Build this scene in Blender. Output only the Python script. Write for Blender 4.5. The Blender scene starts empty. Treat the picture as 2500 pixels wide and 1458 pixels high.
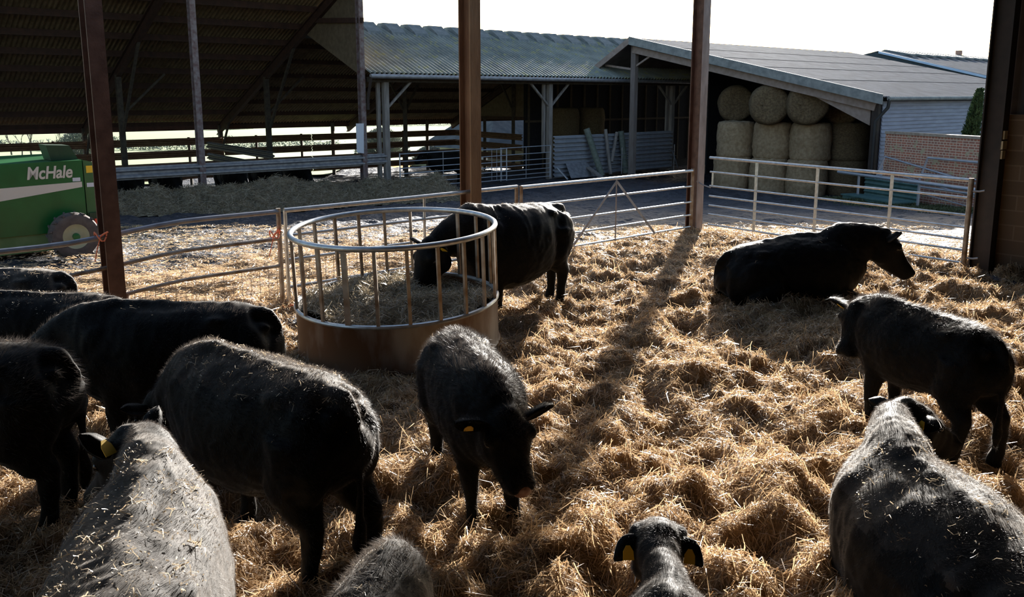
import bpy, bmesh, math, random
import numpy as np
from mathutils import Vector, Matrix

SC = bpy.context.scene
COL = SC.collection
R = math.radians
random.seed(7)
RNG = np.random.default_rng(11)

# ------------------------------------------------------------------ camera
PITCH, EYE, FPX, CX, CY = R(10.5), 2.6, 2100.0, 1250.0, 624.0
cam = bpy.data.cameras.new('camera')
cam.sensor_width = 36.0
cam.lens = FPX / 2500.0 * 36.0
cam.shift_y = (CY - 729.0) / 2500.0
cam.clip_end = 3000
cam_ob = bpy.data.objects.new('camera', cam)
COL.objects.link(cam_ob)
cam_ob.location = (0, 0, EYE)
cam_ob.rotation_euler = (R(90) - PITCH, 0, 0)
SC.camera = cam_ob

# ------------------------------------------------------------------ sky, sun, exposure
SUN_EL, SUN_AZ = R(14.5), R(16.0)            # azimuth measured from +Y towards +X
world = bpy.data.worlds.new('world')
SC.world = world
world.use_nodes = True
wn = world.node_tree
wn.nodes.clear()
w_out = wn.nodes.new('ShaderNodeOutputWorld')
w_bg = wn.nodes.new('ShaderNodeBackground')
w_sky = wn.nodes.new('ShaderNodeTexSky')
w_sky.sky_type = 'NISHITA'
w_sky.sun_disc = False
w_sky.sun_elevation = SUN_EL
w_sky.sun_rotation = SUN_AZ
w_sky.air_density = 1.0
w_sky.dust_density = 1.2
w_bg.inputs['Strength'].default_value = 0.25
wn.links.new(w_sky.outputs[0], w_bg.inputs[0])
wn.links.new(w_bg.outputs[0], w_out.inputs[0])

sun = bpy.data.lights.new('sun', 'SUN')
sun.energy = 22.0
sun.angle = R(1.0)
sun.color = (1.0, 0.95, 0.88)
sun_ob = bpy.data.objects.new('sun', sun)
COL.objects.link(sun_ob)
sd = Vector((math.sin(SUN_AZ) * math.cos(SUN_EL), math.cos(SUN_AZ) * math.cos(SUN_EL), math.sin(SUN_EL)))
sun_ob.rotation_euler = sd.to_track_quat('Z', 'Y').to_euler()
sun_ob.location = (10, 40, 20)

vs = SC.view_settings
vs.view_transform = 'Standard'
vs.look = 'None'
vs.gamma = 1.0
vs.exposure = 0.12
SC.cycles.max_bounces = 6
SC.cycles.diffuse_bounces = 4
SC.cycles.glossy_bounces = 2
SC.cycles.transmission_bounces = 3
SC.cycles.transparent_max_bounces = 4
SC.cycles.caustics_reflective = False
SC.cycles.caustics_refractive = False
SC.cycles.sample_clamp_indirect = 3.0

# ------------------------------------------------------------------ frames of the place
def V3(*a): return Vector(a)
def at(px, py, z=0.0):
    """point of the place at height z seen at a photograph pixel (used to survey the place)"""
    a, b = (px - CX) / FPX, -(py - CY) / FPX
    r = Vector((a, math.cos(PITCH) + b * math.sin(PITCH), -math.sin(PITCH) + b * math.cos(PITCH)))
    return Vector((0, 0, EYE)) + r * ((z - EYE) / r.z)

UA = R(49)
U = Vector((math.sin(UA), math.cos(UA), 0))
V = Vector((-math.cos(UA), math.sin(UA), 0))
O = Vector((-4.93, 28.7, 0))
def P(s, w, z): return O + U * s + V * w + Vector((0, 0, z))
def sstep(a, b, x):
    t = np.clip((x - a) / (b - a), 0, 1)
    return t * t * (3 - 2 * t)

def vnoise(x, y, seed=0):
    t = np.random.default_rng(seed).random((256, 256))
    xi, yi = np.floor(x).astype(int), np.floor(y).astype(int)
    fx, fy = x - xi, y - yi
    fx, fy = fx * fx * (3 - 2 * fx), fy * fy * (3 - 2 * fy)
    a, b = t[xi & 255, yi & 255], t[(xi + 1) & 255, yi & 255]
    c, d = t[xi & 255, (yi + 1) & 255], t[(xi + 1) & 255, (yi + 1) & 255]
    return (a * (1 - fx) + b * fx) * (1 - fy) + (c * (1 - fx) + d * fx) * fy

def yard_base(x, y):
    w = (x - O.x) * V.x + (y - O.y) * V.y
    b = (x - 11.75) * U.x + (y - 28.1) * U.y
    z = -0.6 * sstep(15.5, 27.5, y) - 0.45 * sstep(1.0, 11.0, w) - 0.06 - .28 * sstep(-1.5, .6, b) * sstep(3, 6, x)
    return z
def yard_h(x, y):
    return yard_base(x, y) + 0.08 * (vnoise(x * 1.7, y * 1.7, 3) - .5) + 0.08 * (vnoise(x * 4.5, y * 4.5, 4) - .5)
# fence line of the pen
F0, FD = Vector((3.5, 16.5, 0)), Vector((-0.735, -0.678, 0))
FN = Vector((0.678, -0.735, 0))              # into the pen
K = Vector((7.25, 13.05, 0))                 # steel column at the hinge end of the gate
def out_of_pen(x, y):
    a = (x - F0.x) * FN.x + (y - F0.y) * FN.y
    gd = Vector((K.x - F0.x, K.y - F0.y)).normalized()
    b = (x - F0.x) * (-gd.y) * -1 + (y - F0.y) * gd.x * -1
    return np.minimum(a, b)                  # > 0 inside
def straw_h(x, y):
    n1 = vnoise(x * .8 + 3, y * .8, 21)
    n2 = 1 - np.abs(2 * vnoise(x * 1.55, y * 1.55 + 5, 22) - 1)
    n3 = vnoise(x * 4.2, y * 4.2, 23)
    n4 = vnoise(x * 11, y * 11, 24)
    n5 = vnoise(x * 27, y * 27, 25)
    amp = 0.45 + 0.55 * sstep(16.5, 12.5, y)
    return amp * (.13 * (n1 - .5) + .15 * (n2 - .55) + .20 * (n3 - .5) + .10 * (n4 - .5)) + .025 * (n5 - .5)
def ground_z(x, y):
    xa, ya = np.array([float(x)]), np.array([float(y)])
    return float(straw_h(xa, ya)[0])

# ------------------------------------------------------------------ materials
MATS = {}
def M(name, c1, c2=None, scale=6.0, rough=.75, metal=0.0, bump=0.0, bscale=30.0, bdist=.03, spec=.5, detail=5, stretch=None, lo=.35, hi=.65):
    if name in MATS: return MATS[name]
    m = bpy.data.materials.new(name)
    m.use_nodes = True
    nt = m.node_tree
    b = nt.nodes['Principled BSDF']
    b.inputs['Base Color'].default_value = (*c1, 1)
    b.inputs['Roughness'].default_value = rough
    b.inputs['Metallic'].default_value = metal
    b.inputs['Specular IOR Level'].default_value = spec
    tc = nt.nodes.new('ShaderNodeTexCoord')
    vec = tc.outputs['Object']
    if stretch:
        mp = nt.nodes.new('ShaderNodeMapping')
        mp.inputs['Scale'].default_value = stretch
        nt.links.new(vec, mp.inputs[0]); vec = mp.outputs[0]
    if c2:
        n = nt.nodes.new('ShaderNodeTexNoise')
        n.inputs['Scale'].default_value = scale
        n.inputs['Detail'].default_value = detail
        nt.links.new(vec, n.inputs['Vector'])
        r = nt.nodes.new('ShaderNodeValToRGB')
        r.color_ramp.elements[0].position = lo
        r.color_ramp.elements[1].position = hi
        r.color_ramp.elements[0].color = (*c1, 1)
        r.color_ramp.elements[1].color = (*c2, 1)
        nt.links.new(n.outputs['Fac'], r.inputs[0])
        nt.links.new(r.outputs[0], b.inputs['Base Color'])
    if bump:
        n2 = nt.nodes.new('ShaderNodeTexNoise')
        n2.inputs['Scale'].default_value = bscale
        n2.inputs['Detail'].default_value = 4
        nt.links.new(vec, n2.inputs['Vector'])
        bp = nt.nodes.new('ShaderNodeBump')
        bp.inputs['Strength'].default_value = bump
        bp.inputs['Distance'].default_value = bdist
        nt.links.new(n2.outputs['Fac'], bp.inputs['Height'])
        nt.links.new(bp.outputs[0], b.inputs['Normal'])
    MATS[name] = m
    return m

def straw_mat(name, dark, light, spec=.5, trans=.35):
    m = bpy.data.materials.new(name)
    m.use_nodes = True
    nt = m.node_tree
    b = nt.nodes['Principled BSDF']
    at_ = nt.nodes.new('ShaderNodeAttribute'); at_.attribute_name = 'tone'
    r = nt.nodes.new('ShaderNodeValToRGB')
    r.color_ramp.elements[0].color = (*dark, 1)
    r.color_ramp.elements[1].color = (*light, 1)
    nt.links.new(at_.outputs['Fac'], r.inputs[0])
    nt.links.new(r.outputs[0], b.inputs['Base Color'])
    b.inputs['Roughness'].default_value = .38
    b.inputs['Specular IOR Level'].default_value = spec
    tr = nt.nodes.new('ShaderNodeBsdfTranslucent')
    nt.links.new(r.outputs[0], tr.inputs[0])
    mx = nt.nodes.new('ShaderNodeMixShader')
    mx.inputs[0].default_value = trans
    nt.links.new(b.outputs[0], mx.inputs[1]); nt.links.new(tr.outputs[0], mx.inputs[2])
    nt.links.new(mx.outputs[0], nt.nodes['Material Output'].inputs[0])
    return m

M_STRAW = straw_mat('straw_stalks', (.20, .105, .04), (.76, .56, .34), spec=.8, trans=.38)
M_HAY = straw_mat('hay_stalks', (.17, .13, .08), (.46, .38, .26), trans=.3)
M_BED = M('straw_bed', (.10, .05, .02), (.42, .27, .13), 9, .8, bump=.9, bscale=55, detail=8, lo=.3, hi=.7)
M_HAYBED = M('hay_bed', (.12, .09, .055), (.31, .25, .165), 12, .85, bump=1, bscale=40, detail=8)
M_MUD = M('mud', (.016, .0165, .023), (.046, .047, .060), 3.5, .6, bump=1, bscale=8, bdist=.09, detail=9, spec=.5)
M_GALV = M('galvanised_steel', (.42, .43, .44), (.58, .59, .60), 14, .36, .75)
M_DARKG = M('dark_galvanised', (.07, .07, .072), (.12, .12, .125), 8, .6, .3)
M_GALVD = M('dull_galvanised_steel', (.22, .22, .24), (.34, .34, .37), 8, .5, .45)
M_RUSTG = M('rusty_galvanised_steel', (.20, .13, .08), (.42, .38, .33), 6, .5, .5)
M_POST = M('red_oxide_steel', (.072, .031, .019), (.13, .064, .042), 7, .55, .1, bump=.2, bscale=40)
M_POSTG = M('weathered_steel', (.13, .07, .065), (.22, .18, .18), 9, .6, .1)
M_RUST = M('rust_brown_steel', (.11, .045, .018), (.21, .10, .045), 5, .7, .1, bump=.3, stretch=(1, 1, .25))
M_PURLIN = M('oxide_purlin', (.030, .012, .0075), (.055, .022, .013), 5, .8)
M_SHEET = M('stained_cement_sheet', (.17, .125, .075), (.26, .20, .125), 4, .9)
M_ROOF = M('mossy_cement_roof', (.16, .178, .165), (.28, .30, .27), 1.3, .8, bump=.2, bscale=30, detail=9)
M_ROOF2 = M('grey_cement_roof', (.14, .138, .15), (.20, .20, .215), 2.0, .9, detail=9, spec=.15)
M_RIDGE = M('ridge_cement', (.13, .155, .165), (.20, .225, .235), 5, .85)
M_CLAD = M('brown_cladding', (.10, .072, .044), (.145, .105, .066), 6, .85)
M_TIMBER = M('weathered_timber', (.15, .13, .12), (.27, .24, .22), 12, .85, stretch=(1, 1, .15))
M_DTIMBER = M('dark_timber', (.035, .026, .02), (.07, .055, .04), 8, .9)
M_BLACKB = M('black_boarding', (.012, .013, .018), (.02, .02, .026), 8, .9)
M_GTIMBER = M('green_timber', (.10, .12, .10), (.17, .19, .16), 8, .85)
M_WBOARD = M('grey_weatherboard', (.25, .275, .36), (.32, .35, .45), 5, .75, stretch=(.3, .3, 2))
M_FASCIA = M('pale_fascia', (.19, .205, .205), (.30, .315, .31), 5, .8)
M_BROWNF = M('brown_painted_timber', (.26, .20, .17), (.34, .27, .24), 6, .8)
M_BLOCK = M('concrete_block', (.15, .10, .06), (.22, .16, .10), 3, .95, bump=.5, bscale=50)
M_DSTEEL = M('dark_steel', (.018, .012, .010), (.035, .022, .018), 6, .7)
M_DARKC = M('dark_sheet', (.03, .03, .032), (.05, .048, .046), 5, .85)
M_GREEN = M('green_paint', (.004, .085, .018), (.006, .11, .026), 3, .38)
M_LGREEN = M('dusty_green_paint', (.10, .17, .06), (.15, .22, .09), 4, .6)
M_DGREEN = M('dark_green_paint', (.008, .03, .012), (.012, .045, .018), 4, .5)
M_TYRE = M('tyre_rubber', (.075, .058, .055), (.11, .09, .082), 9, .9, bump=.3)
M_BLACK = M('black_plastic', (.012, .012, .013), (.02, .02, .02), 5, .6)
M_CREAM = M('cream_decal', (.62, .56, .50))
M_WHITE = M('white_plastic', (.62, .63, .70), rough=.6)
M_YELLOW = M('yellow_plastic', (.85, .52, .03), (.9, .58, .05), 5, .5)
M_RED = M('red_lens', (.75, .06, .03), rough=.3)
M_ORANGE = M('orange_twine', (.85, .22, .10), rough=.7)
M_BALE = M('dim_bale_straw', (.105, .07, .038), (.20, .145, .08), 16, .95, bump=1, bscale=45, detail=8, stretch=(1, 1, 2.5))  # straw darkened to carry the dimness inside the barns
M_BALEW = M('bale_net', (.25, .175, .10), (.37, .275, .17), 10, .9, bump=.8, bscale=40, detail=8)
M_FIELD = M('field_grass', (.17, .225, .09), (.23, .28, .13), .02, .95)
M_HEDGE = M('hazed_hedge_leaf', (.20, .21, .18), (.28, .29, .25), .6, .95)  # leaf colour paled to carry the haze of distance
M_BARK = M('bare_bark', (.10, .085, .075), (.14, .12, .11), 5, .95)
M_CONIFER = M('conifer_leaf', (.020, .045, .014), (.10, .15, .045), 7, .9)
M_SLATE = M('slate_roof', (.085, .095, .105), (.13, .14, .15), 2.5, .9, spec=.1)
M_RENDER = M('pale_render', (.62, .58, .52))
M_TEAL = M('teal_sheet', (.05, .12, .12), (.09, .18, .17), 5, .6)
M_BLUEV = M('blue_white_verge', (.45, .62, .85), (.6, .75, .92), 2, .4)
M_EYE = M('wet_eye', (.01, .007, .005), rough=.08)
M_GRASS = M('rough_grass', (.06, .075, .03), (.11, .12, .06), 6, .95)

# brick with mortar
def brick_mat():
    m = bpy.data.materials.new('old_brick')
    m.use_nodes = True
    nt = m.node_tree
    b = nt.nodes['Principled BSDF']
    b.inputs['Roughness'].default_value = .9
    tc = nt.nodes.new('ShaderNodeTexCoord')
    br = nt.nodes.new('ShaderNodeTexBrick')
    br.inputs['Color1'].default_value = (.52, .19, .12, 1)
    br.inputs['Color2'].default_value = (.34, .16, .12, 1)
    br.inputs['Mortar'].default_value = (.74, .58, .44, 1)
    br.inputs['Scale'].default_value = 1
    br.inputs['Mortar Size'].default_value = .011
    br.inputs['Brick Width'].default_value = .225
    br.inputs['Row Height'].default_value = .075
    br.squash = .55; br.squash_frequency = 2
    nt.links.new(tc.outputs['UV'], br.inputs['Vector'])
    n = nt.nodes.new('ShaderNodeTexNoise'); n.inputs['Scale'].default_value = 3.5
    nt.links.new(tc.outputs['UV'], n.inputs['Vector'])
    rp = nt.nodes.new('ShaderNodeValToRGB')
    rp.color_ramp.elements[0].position = .60; rp.color_ramp.elements[1].position = .66
    nt.links.new(n.outputs['Fac'], rp.inputs[0])
    mx = nt.nodes.new('ShaderNodeMixRGB')
    mx.inputs[2].default_value = (.50, .42, .27, 1)
    nt.links.new(rp.outputs[0], mx.inputs[0]); nt.links.new(br.outputs['Color'], mx.inputs[1])
    nt.links.new(mx.outputs[0], b.inputs['Base Color'])
    return m
def block_mat():
    m = bpy.data.materials.new('concrete_blockwork')
    m.use_nodes = True
    nt = m.node_tree
    b = nt.nodes['Principled BSDF']
    b.inputs['Roughness'].default_value = .95
    tc = nt.nodes.new('ShaderNodeTexCoord')
    br = nt.nodes.new('ShaderNodeTexBrick')
    br.inputs['Color1'].default_value = (.14, .092, .056, 1)
    br.inputs['Color2'].default_value = (.105, .07, .044, 1)
    br.inputs['Mortar'].default_value = (.17, .12, .08, 1)
    br.inputs['Scale'].default_value = 1
    br.inputs['Mortar Size'].default_value = .012
    br.inputs['Brick Width'].default_value = .45
    br.inputs['Row Height'].default_value = .225
    nt.links.new(tc.outputs['UV'], br.inputs['Vector'])
    nt.links.new(br.outputs['Color'], b.inputs['Base Color'])
    bp = nt.nodes.new('ShaderNodeBump'); bp.inputs['Strength'].default_value = .5; bp.inputs['Distance'].default_value = .02
    nt.links.new(br.outputs['Fac'], bp.inputs['Height']); bp.invert = True
    nt.links.new(bp.outputs[0], b.inputs['Normal'])
    return m
M_BRICK, M_BLOCKW = brick_mat(), block_mat()

# moss on the long roof: patches with a shape of their own
def moss_roof():
    m = M_ROOF
    nt = m.node_tree
    b = nt.nodes['Principled BSDF']
    src = b.inputs['Base Color'].links[0].from_socket
    tc = nt.nodes.new('ShaderNodeTexCoord')
    n = nt.nodes.new('ShaderNodeTexNoise'); n.inputs['Scale'].default_value = 3.2; n.inputs['Detail'].default_value = 3
    nt.links.new(tc.outputs['Object'], n.inputs['Vector'])
    rp = nt.nodes.new('ShaderNodeValToRGB')
    rp.color_ramp.elements[0].position = .56; rp.color_ramp.elements[1].position = .64
    nt.links.new(n.outputs['Fac'], rp.inputs[0])
    mx = nt.nodes.new('ShaderNodeMixRGB'); mx.inputs[2].default_value = (.30, .30, .17, 1)
    nt.links.new(rp.outputs[0], mx.inputs[0]); nt.links.new(src, mx.inputs[1])
    nt.links.new(mx.outputs[0], b.inputs['Base Color'])
moss_roof()

# coat of the cattle
def coat_mat(name, base, rough=.42, sheen=.0, hairy=False, dust=None):
    m = bpy.data.materials.new(name)
    m.use_nodes = True
    nt = m.node_tree
    b = nt.nodes['Principled BSDF']
    b.inputs['Base Color'].default_value = (*base, 1)
    b.inputs['Roughness'].default_value = rough
    b.inputs['Specular IOR Level'].default_value = .5
    b.inputs['Sheen Weight'].default_value = sheen
    b.inputs['Sheen Roughness'].default_value = .35
    b.inputs['Sheen Tint'].default_value = (.9, .84, .78, 1)
    if dust:
        tc = nt.nodes.new('ShaderNodeTexCoord')
        n = nt.nodes.new('ShaderNodeTexNoise'); n.inputs['Scale'].default_value = 5.5; n.inputs['Detail'].default_value = 6
        nt.links.new(tc.outputs['Object'], n.inputs['Vector'])
        rp = nt.nodes.new('ShaderNodeValToRGB')
        rp.color_ramp.elements[0].position = .45; rp.color_ramp.elements[1].position = .75
        rp.color_ramp.elements[0].color = (*base, 1); rp.color_ramp.elements[1].color = (*dust, 1)
        nt.links.new(n.outputs['Fac'], rp.inputs[0]); nt.links.new(rp.outputs[0], b.inputs['Base Color'])
    return m
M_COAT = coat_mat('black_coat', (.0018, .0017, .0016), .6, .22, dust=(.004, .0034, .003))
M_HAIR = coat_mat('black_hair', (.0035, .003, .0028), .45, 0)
M_COATD = coat_mat('dusty_lit_coat', (.010, .009, .0085), .75, .45, dust=(.05, .042, .036))  # real dust plus sunlit grey put into the colour
M_HAIRD = coat_mat('dusty_lit_hair', (.055, .047, .040), .55, 0)
for m_, s_ in ((M_COAT, .10), (M_HAIR, .20), (M_COATD, .2), (M_HAIRD, .3)): m_.node_tree.nodes['Principled BSDF'].inputs['Specular IOR Level'].default_value = s_

def let_through(m, col, f):
    # single hairs pass light from behind
    nt = m.node_tree
    b = nt.nodes['Principled BSDF']; out = nt.nodes['Material Output']
    tr = nt.nodes.new('ShaderNodeBsdfTranslucent'); tr.inputs[0].default_value = (*col, 1)
    mx = nt.nodes.new('ShaderNodeMixShader'); mx.inputs[0].default_value = f
    nt.links.new(b.outputs[0], mx.inputs[1]); nt.links.new(tr.outputs[0], mx.inputs[2])
    nt.links.new(mx.outputs[0], out.inputs[0])
let_through(M_HAIR, (.16, .135, .12), .22)
let_through(M_HAIRD, (.24, .20, .17), .22)

# ------------------------------------------------------------------ mesh builder
class MB:
    def __init__(self): self.v, self.f = [], []
    def add(self, vs_, fs):
        o = len(self.v)
        self.v += [tuple(p) for p in vs_]
        self.f += [tuple(i + o for i in f) for f in fs]
        return self
    def box(self, c, sx, sy, sz, ax=None, ay=None, az=None):
        """box centred at c with half axes"""
        c = Vector(c)
        ax = (ax or Vector((1, 0, 0))) * sx / 2; ay = (ay or Vector((0, 1, 0))) * sy / 2; az = (az or Vector((0, 0, 1))) * sz / 2
        p = [c + ax * i + ay * j + az * k for i in (-1, 1) for j in (-1, 1) for k in (-1, 1)]
        return self.add(p, [(0, 1, 3, 2), (4, 6, 7, 5), (0, 4, 5, 1), (2, 3, 7, 6), (0, 2, 6, 4), (1, 5, 7, 3)])
    def bar(self, a, b, w, h, up=Vector((0, 0, 1))):
        a, b = Vector(a), Vector(b)
        d = b - a; L = d.length; d.normalize()
        s = d.cross(up)
        if s.length < 1e-4: s = d.cross(Vector((1, 0, 0)))
        s.normalize(); u = s.cross(d)
        return self.box((a + b) / 2, L, w, h, d, s, u)
    def hbeam(self, a, b, w, h, up=Vector((0, 0, 1)), t=.016):
        """rolled H section: flanges of width w, overall depth h along up"""
        a, b = Vector(a), Vector(b)
        d = (b - a).normalized()
        s = d.cross(up).normalized(); u = s.cross(d)
        for k in (-1, 1): self.bar(a + u * k * (h / 2 - t / 2), b + u * k * (h / 2 - t / 2), w, t, u)
        return self.bar(a, b, t * .8, h - 2 * t, u)
    def tube(self, pts, r, n=8, cap=True, closed=False):
        pts = [Vector(p) for p in pts]
        N = len(pts)
        rr = r if isinstance(r, (list, tuple)) else [r] * N
        vs_, fs = [], []
        ref = None
        for i, p in enumerate(pts):
            if closed: d = pts[(i + 1) % N] - pts[i - 1]
            else: d = pts[min(i + 1, N - 1)] - pts[max(i - 1, 0)]
            d.normalize()
            if ref is None:
                ref = d.cross(Vector((0, 0, 1)))
                if ref.length < .05: ref = d.cross(Vector((1, 0, 0)))
            s = (ref - d * ref.dot(d)).normalized(); ref = s
            u = d.cross(s)
            for k in range(n):
                a = 2 * math.pi * k / n
                vs_.append(p + (s * math.cos(a) + u * math.sin(a)) * rr[i])
        for i in range(N if closed else N - 1):
            j = (i + 1) % N
            for k in range(n):
                l = (k + 1) % n
                fs.append((i * n + k, i * n + l, j * n + l, j * n + k))
        if cap and not closed:
            fs.append(tuple(range(n))[::-1]); fs.append(tuple((N - 1) * n + k for k in range(n)))
        return self.add(vs_, fs)
    def prism(self, poly, off):
        """polygon extruded by off"""
        n = len(poly); off = Vector(off)
        p = [Vector(q) for q in poly] + [Vector(q) + off for q in poly]
        fs = [tuple(range(n)), tuple(range(2 * n - 1, n - 1, -1))]
        fs += [(i, (i + 1) % n, n + (i + 1) % n, n + i) for i in range(n)]
        return self.add(p, fs)
    def lathe(self, prof, c, ax=Vector((0, 0, 1)), n=24, cap=True):
        c = Vector(c); ax = ax.normalized()
        s = ax.cross(Vector((0, 0, 1)))
        if s.length < .05: s = ax.cross(Vector((1, 0, 0)))
        s.normalize(); u = ax.cross(s)
        vs_, fs = [], []
        for r, h in prof:
            for k in range(n):
                a = 2 * math.pi * k / n
                vs_.append(c + ax * h + (s * math.cos(a) + u * math.sin(a)) * r)
        for i in range(len(prof) - 1):
            for k in range(n):
                l = (k + 1) % n
                fs.append((i * n + k, i * n + l, (i + 1) * n + l, (i + 1) * n + k))
        if cap: fs.append(tuple(range(n))[::-1]); fs.append(tuple((len(prof) - 1) * n + k for k in range(n)))
        return self.add(vs_, fs)
    def corr(self, a, along, down, nrm, wl=.146, amp=.027, rows=2, t=.012):
        """corrugated sheet: ridges run along `down`, waves repeat along `along`; with thickness"""
        a, along, down, nrm = Vector(a), Vector(along), Vector(down), Vector(nrm).normalized()
        L = along.length; n = max(8, int(L / wl * 6))
        vs_, fs = [], []
        for side in (0, 1):
            for j in range(rows):
                for i in range(n + 1):
                    q = i / n
                    h = amp * math.sin(q * L / wl * 2 * math.pi) - side * t
                    vs_.append(a + along * q + down * (j / (rows - 1)) + nrm * h)
        W, S = n + 1, (n + 1) * rows
        for j in range(rows - 1):
            for i in range(n):
                k = j * W + i
                fs.append((k, k + 1, k + 1 + W, k + W)); fs.append((S + k, S + k + W, S + k + 1 + W, S + k + 1))
        for i in range(n):
            fs.append((i, S + i, S + i + 1, i + 1))
            k = (rows - 1) * W + i
            fs.append((k, k + 1, S + k + 1, S + k))
        return self.add(vs_, fs)
    def crash(self, a, b, h=.31, d=.08, out=Vector((0, -1, 0)), t=.006):
        """W-profile crash barrier plank from a to b, `out` is the face side"""
        a, b = Vector(a), Vector(b)
        prof = [(-.5, 0), (-.40, .0), (-.33, 1), (-.20, 1), (-.08, .15), (.08, .15), (.20, 1), (.33, 1), (.40, 0), (.5, 0)]
        vs_, fs = [], []
        N = len(prof)
        for e in (a, b):
            for k in (0, 1):
                for z, o in prof: vs_.append(e + Vector((0, 0, z * h)) + out * (o * d - k * t))
        for i in range(N - 1):
            fs.append((i, i + 1, 2 * N + i + 1, 2 * N + i)); fs.append((N + i, 3 * N + i, 3 * N + i + 1, N + i + 1))
        fs.append((0, 2 * N, 3 * N, N)); fs.append((N - 1, 2 * N - 1, 4 * N - 1, 3 * N - 1))
        return self.add(vs_, fs)
    def mesh(self, name, mat, smooth=False):
        me = bpy.data.meshes.new(name)
        me.from_pydata(self.v, [], self.f)
        bm = bmesh.new(); bm.from_mesh(me)
        bmesh.ops.recalc_face_normals(bm, faces=bm.faces)
        bm.to_mesh(me); bm.free()
        if mat: me.materials.append(mat)
        if smooth:
            me.polygons.foreach_set('use_smooth', [True] * len(me.polygons))
            if hasattr(me, 'set_sharp_from_angle'): me.set_sharp_from_angle(angle=R(40))
        return me

def tag(o, label=None, cat=None, group=None, kind=None):
    if label: o['label'] = label
    if cat: o['category'] = cat
    if group: o['group'] = group
    if kind: o['kind'] = kind
    return o
def thing(name, label, cat, loc, group=None, kind=None):
    o = bpy.data.objects.new(name, None)
    COL.objects.link(o)
    o.location = Vector(loc); o.empty_display_size = .2
    return tag(o, label, cat, group, kind)
def wloc(o):
    l = Vector((0, 0, 0))
    while o is not None: l += o.location; o = o.parent
    return l
def part(name, mb, mat, parent=None, label=None, smooth=False, loc=None):
    """one mesh built in world coordinates; its origin sits at its own base"""
    me = mb.mesh(name, mat, smooth)
    if loc is None:
        a = np.array(mb.v); loc = Vector(((a[:, 0].min() + a[:, 0].max()) / 2, (a[:, 1].min() + a[:, 1].max()) / 2, a[:, 2].min()))
    me.transform(Matrix.Translation(-Vector(loc)))
    o = bpy.data.objects.new(name, me)
    COL.objects.link(o)
    if parent is not None:
        o.parent = parent
        o.location = Vector(loc) - wloc(parent)
    else: o.location = loc
    if label: o['label'] = label
    return o
def struct(name, mb, mat, smooth=False, label=None):
    return tag(part(name, mb, mat, None, None, smooth), label, None, None, 'structure')
def text_mesh(s, size, org, right, up, mat, parent, shear=0.0, bold=0.0, name='lettering', depth=.004, spacing=1.0, xs=1.0):
    cu = bpy.data.curves.new('t', 'FONT')
    cu.body = s; cu.size = size; cu.extrude = depth; cu.shear = shear; cu.offset = bold; cu.space_character = spacing
    ob = bpy.data.objects.new('t', cu); COL.objects.link(ob)
    dg = bpy.context.evaluated_depsgraph_get()
    me = bpy.data.meshes.new_from_object(ob.evaluated_get(dg))
    bpy.data.objects.remove(ob)
    right, up = right.normalized(), up.normalized()
    nrm = right.cross(up)
    mt = Matrix((right, up, nrm)).transposed().to_4x4()
    me.transform(Matrix.Diagonal((xs, 1, 1, 1)))
    me.transform(mt)
    me.materials.clear(); me.materials.append(mat)
    me.name = name
    o = bpy.data.objects.new(name, me); COL.objects.link(o)
    o.parent = parent; o.location = Vector(org) - wloc(parent)
    return o

def blades(name, pos, az, tilt, length, width, mat, tone, curl=None, roll=None):
    """many single stalks as one mesh: each a bent two-segment ribbon with a folded back (open straw)"""
    n = len(pos)
    d = np.stack([np.cos(az) * np.cos(tilt), np.sin(az) * np.cos(tilt), np.sin(tilt)], 1)
    side = np.stack([-np.sin(az), np.cos(az), np.zeros(n)], 1)
    up = np.cross(d, side)
    ro = roll if roll is not None else RNG.uniform(-1.2, 1.2, n)
    s2 = side * np.cos(ro)[:, None] + up * np.sin(ro)[:, None]
    n2 = np.cross(d, s2)
    c = curl if curl is not None else RNG.uniform(-.18, .18, n)
    L = length[:, None]; W = width[:, None] / 2
    p0 = pos - d * L / 2; p1 = pos + n2 * (c[:, None] * L); p2 = pos + d * L / 2
    v = np.stack([p0 - s2 * W, p0 + s2 * W, p1 - s2 * W, p1 + s2 * W, p2 - s2 * W, p2 + s2 * W], 1).reshape(-1, 3)
    b = np.arange(n)[:, None] * 6
    f = np.concatenate([b + np.array([[0, 1, 3, 2]]), b + np.array([[2, 3, 5, 4]])], 1).reshape(-1)
    me = bpy.data.meshes.new(name)
    me.vertices.add(len(v)); me.vertices.foreach_set('co', v.astype(np.float32).ravel())
    nf = n * 2
    me.loops.add(nf * 4); me.loops.foreach_set('vertex_index', f.astype(np.int32))
    me.polygons.add(nf); me.polygons.foreach_set('loop_start', np.arange(0, nf * 4, 4, dtype=np.int32))
    a = me.attributes.new('tone', 'FLOAT', 'POINT')
    a.data.foreach_set('value', np.repeat(tone, 6).astype(np.float32))
    me.update(calc_edges=True)
    me.materials.append(mat)
    o = bpy.data.objects.new(name, me); COL.objects.link(o)
    return o

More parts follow.
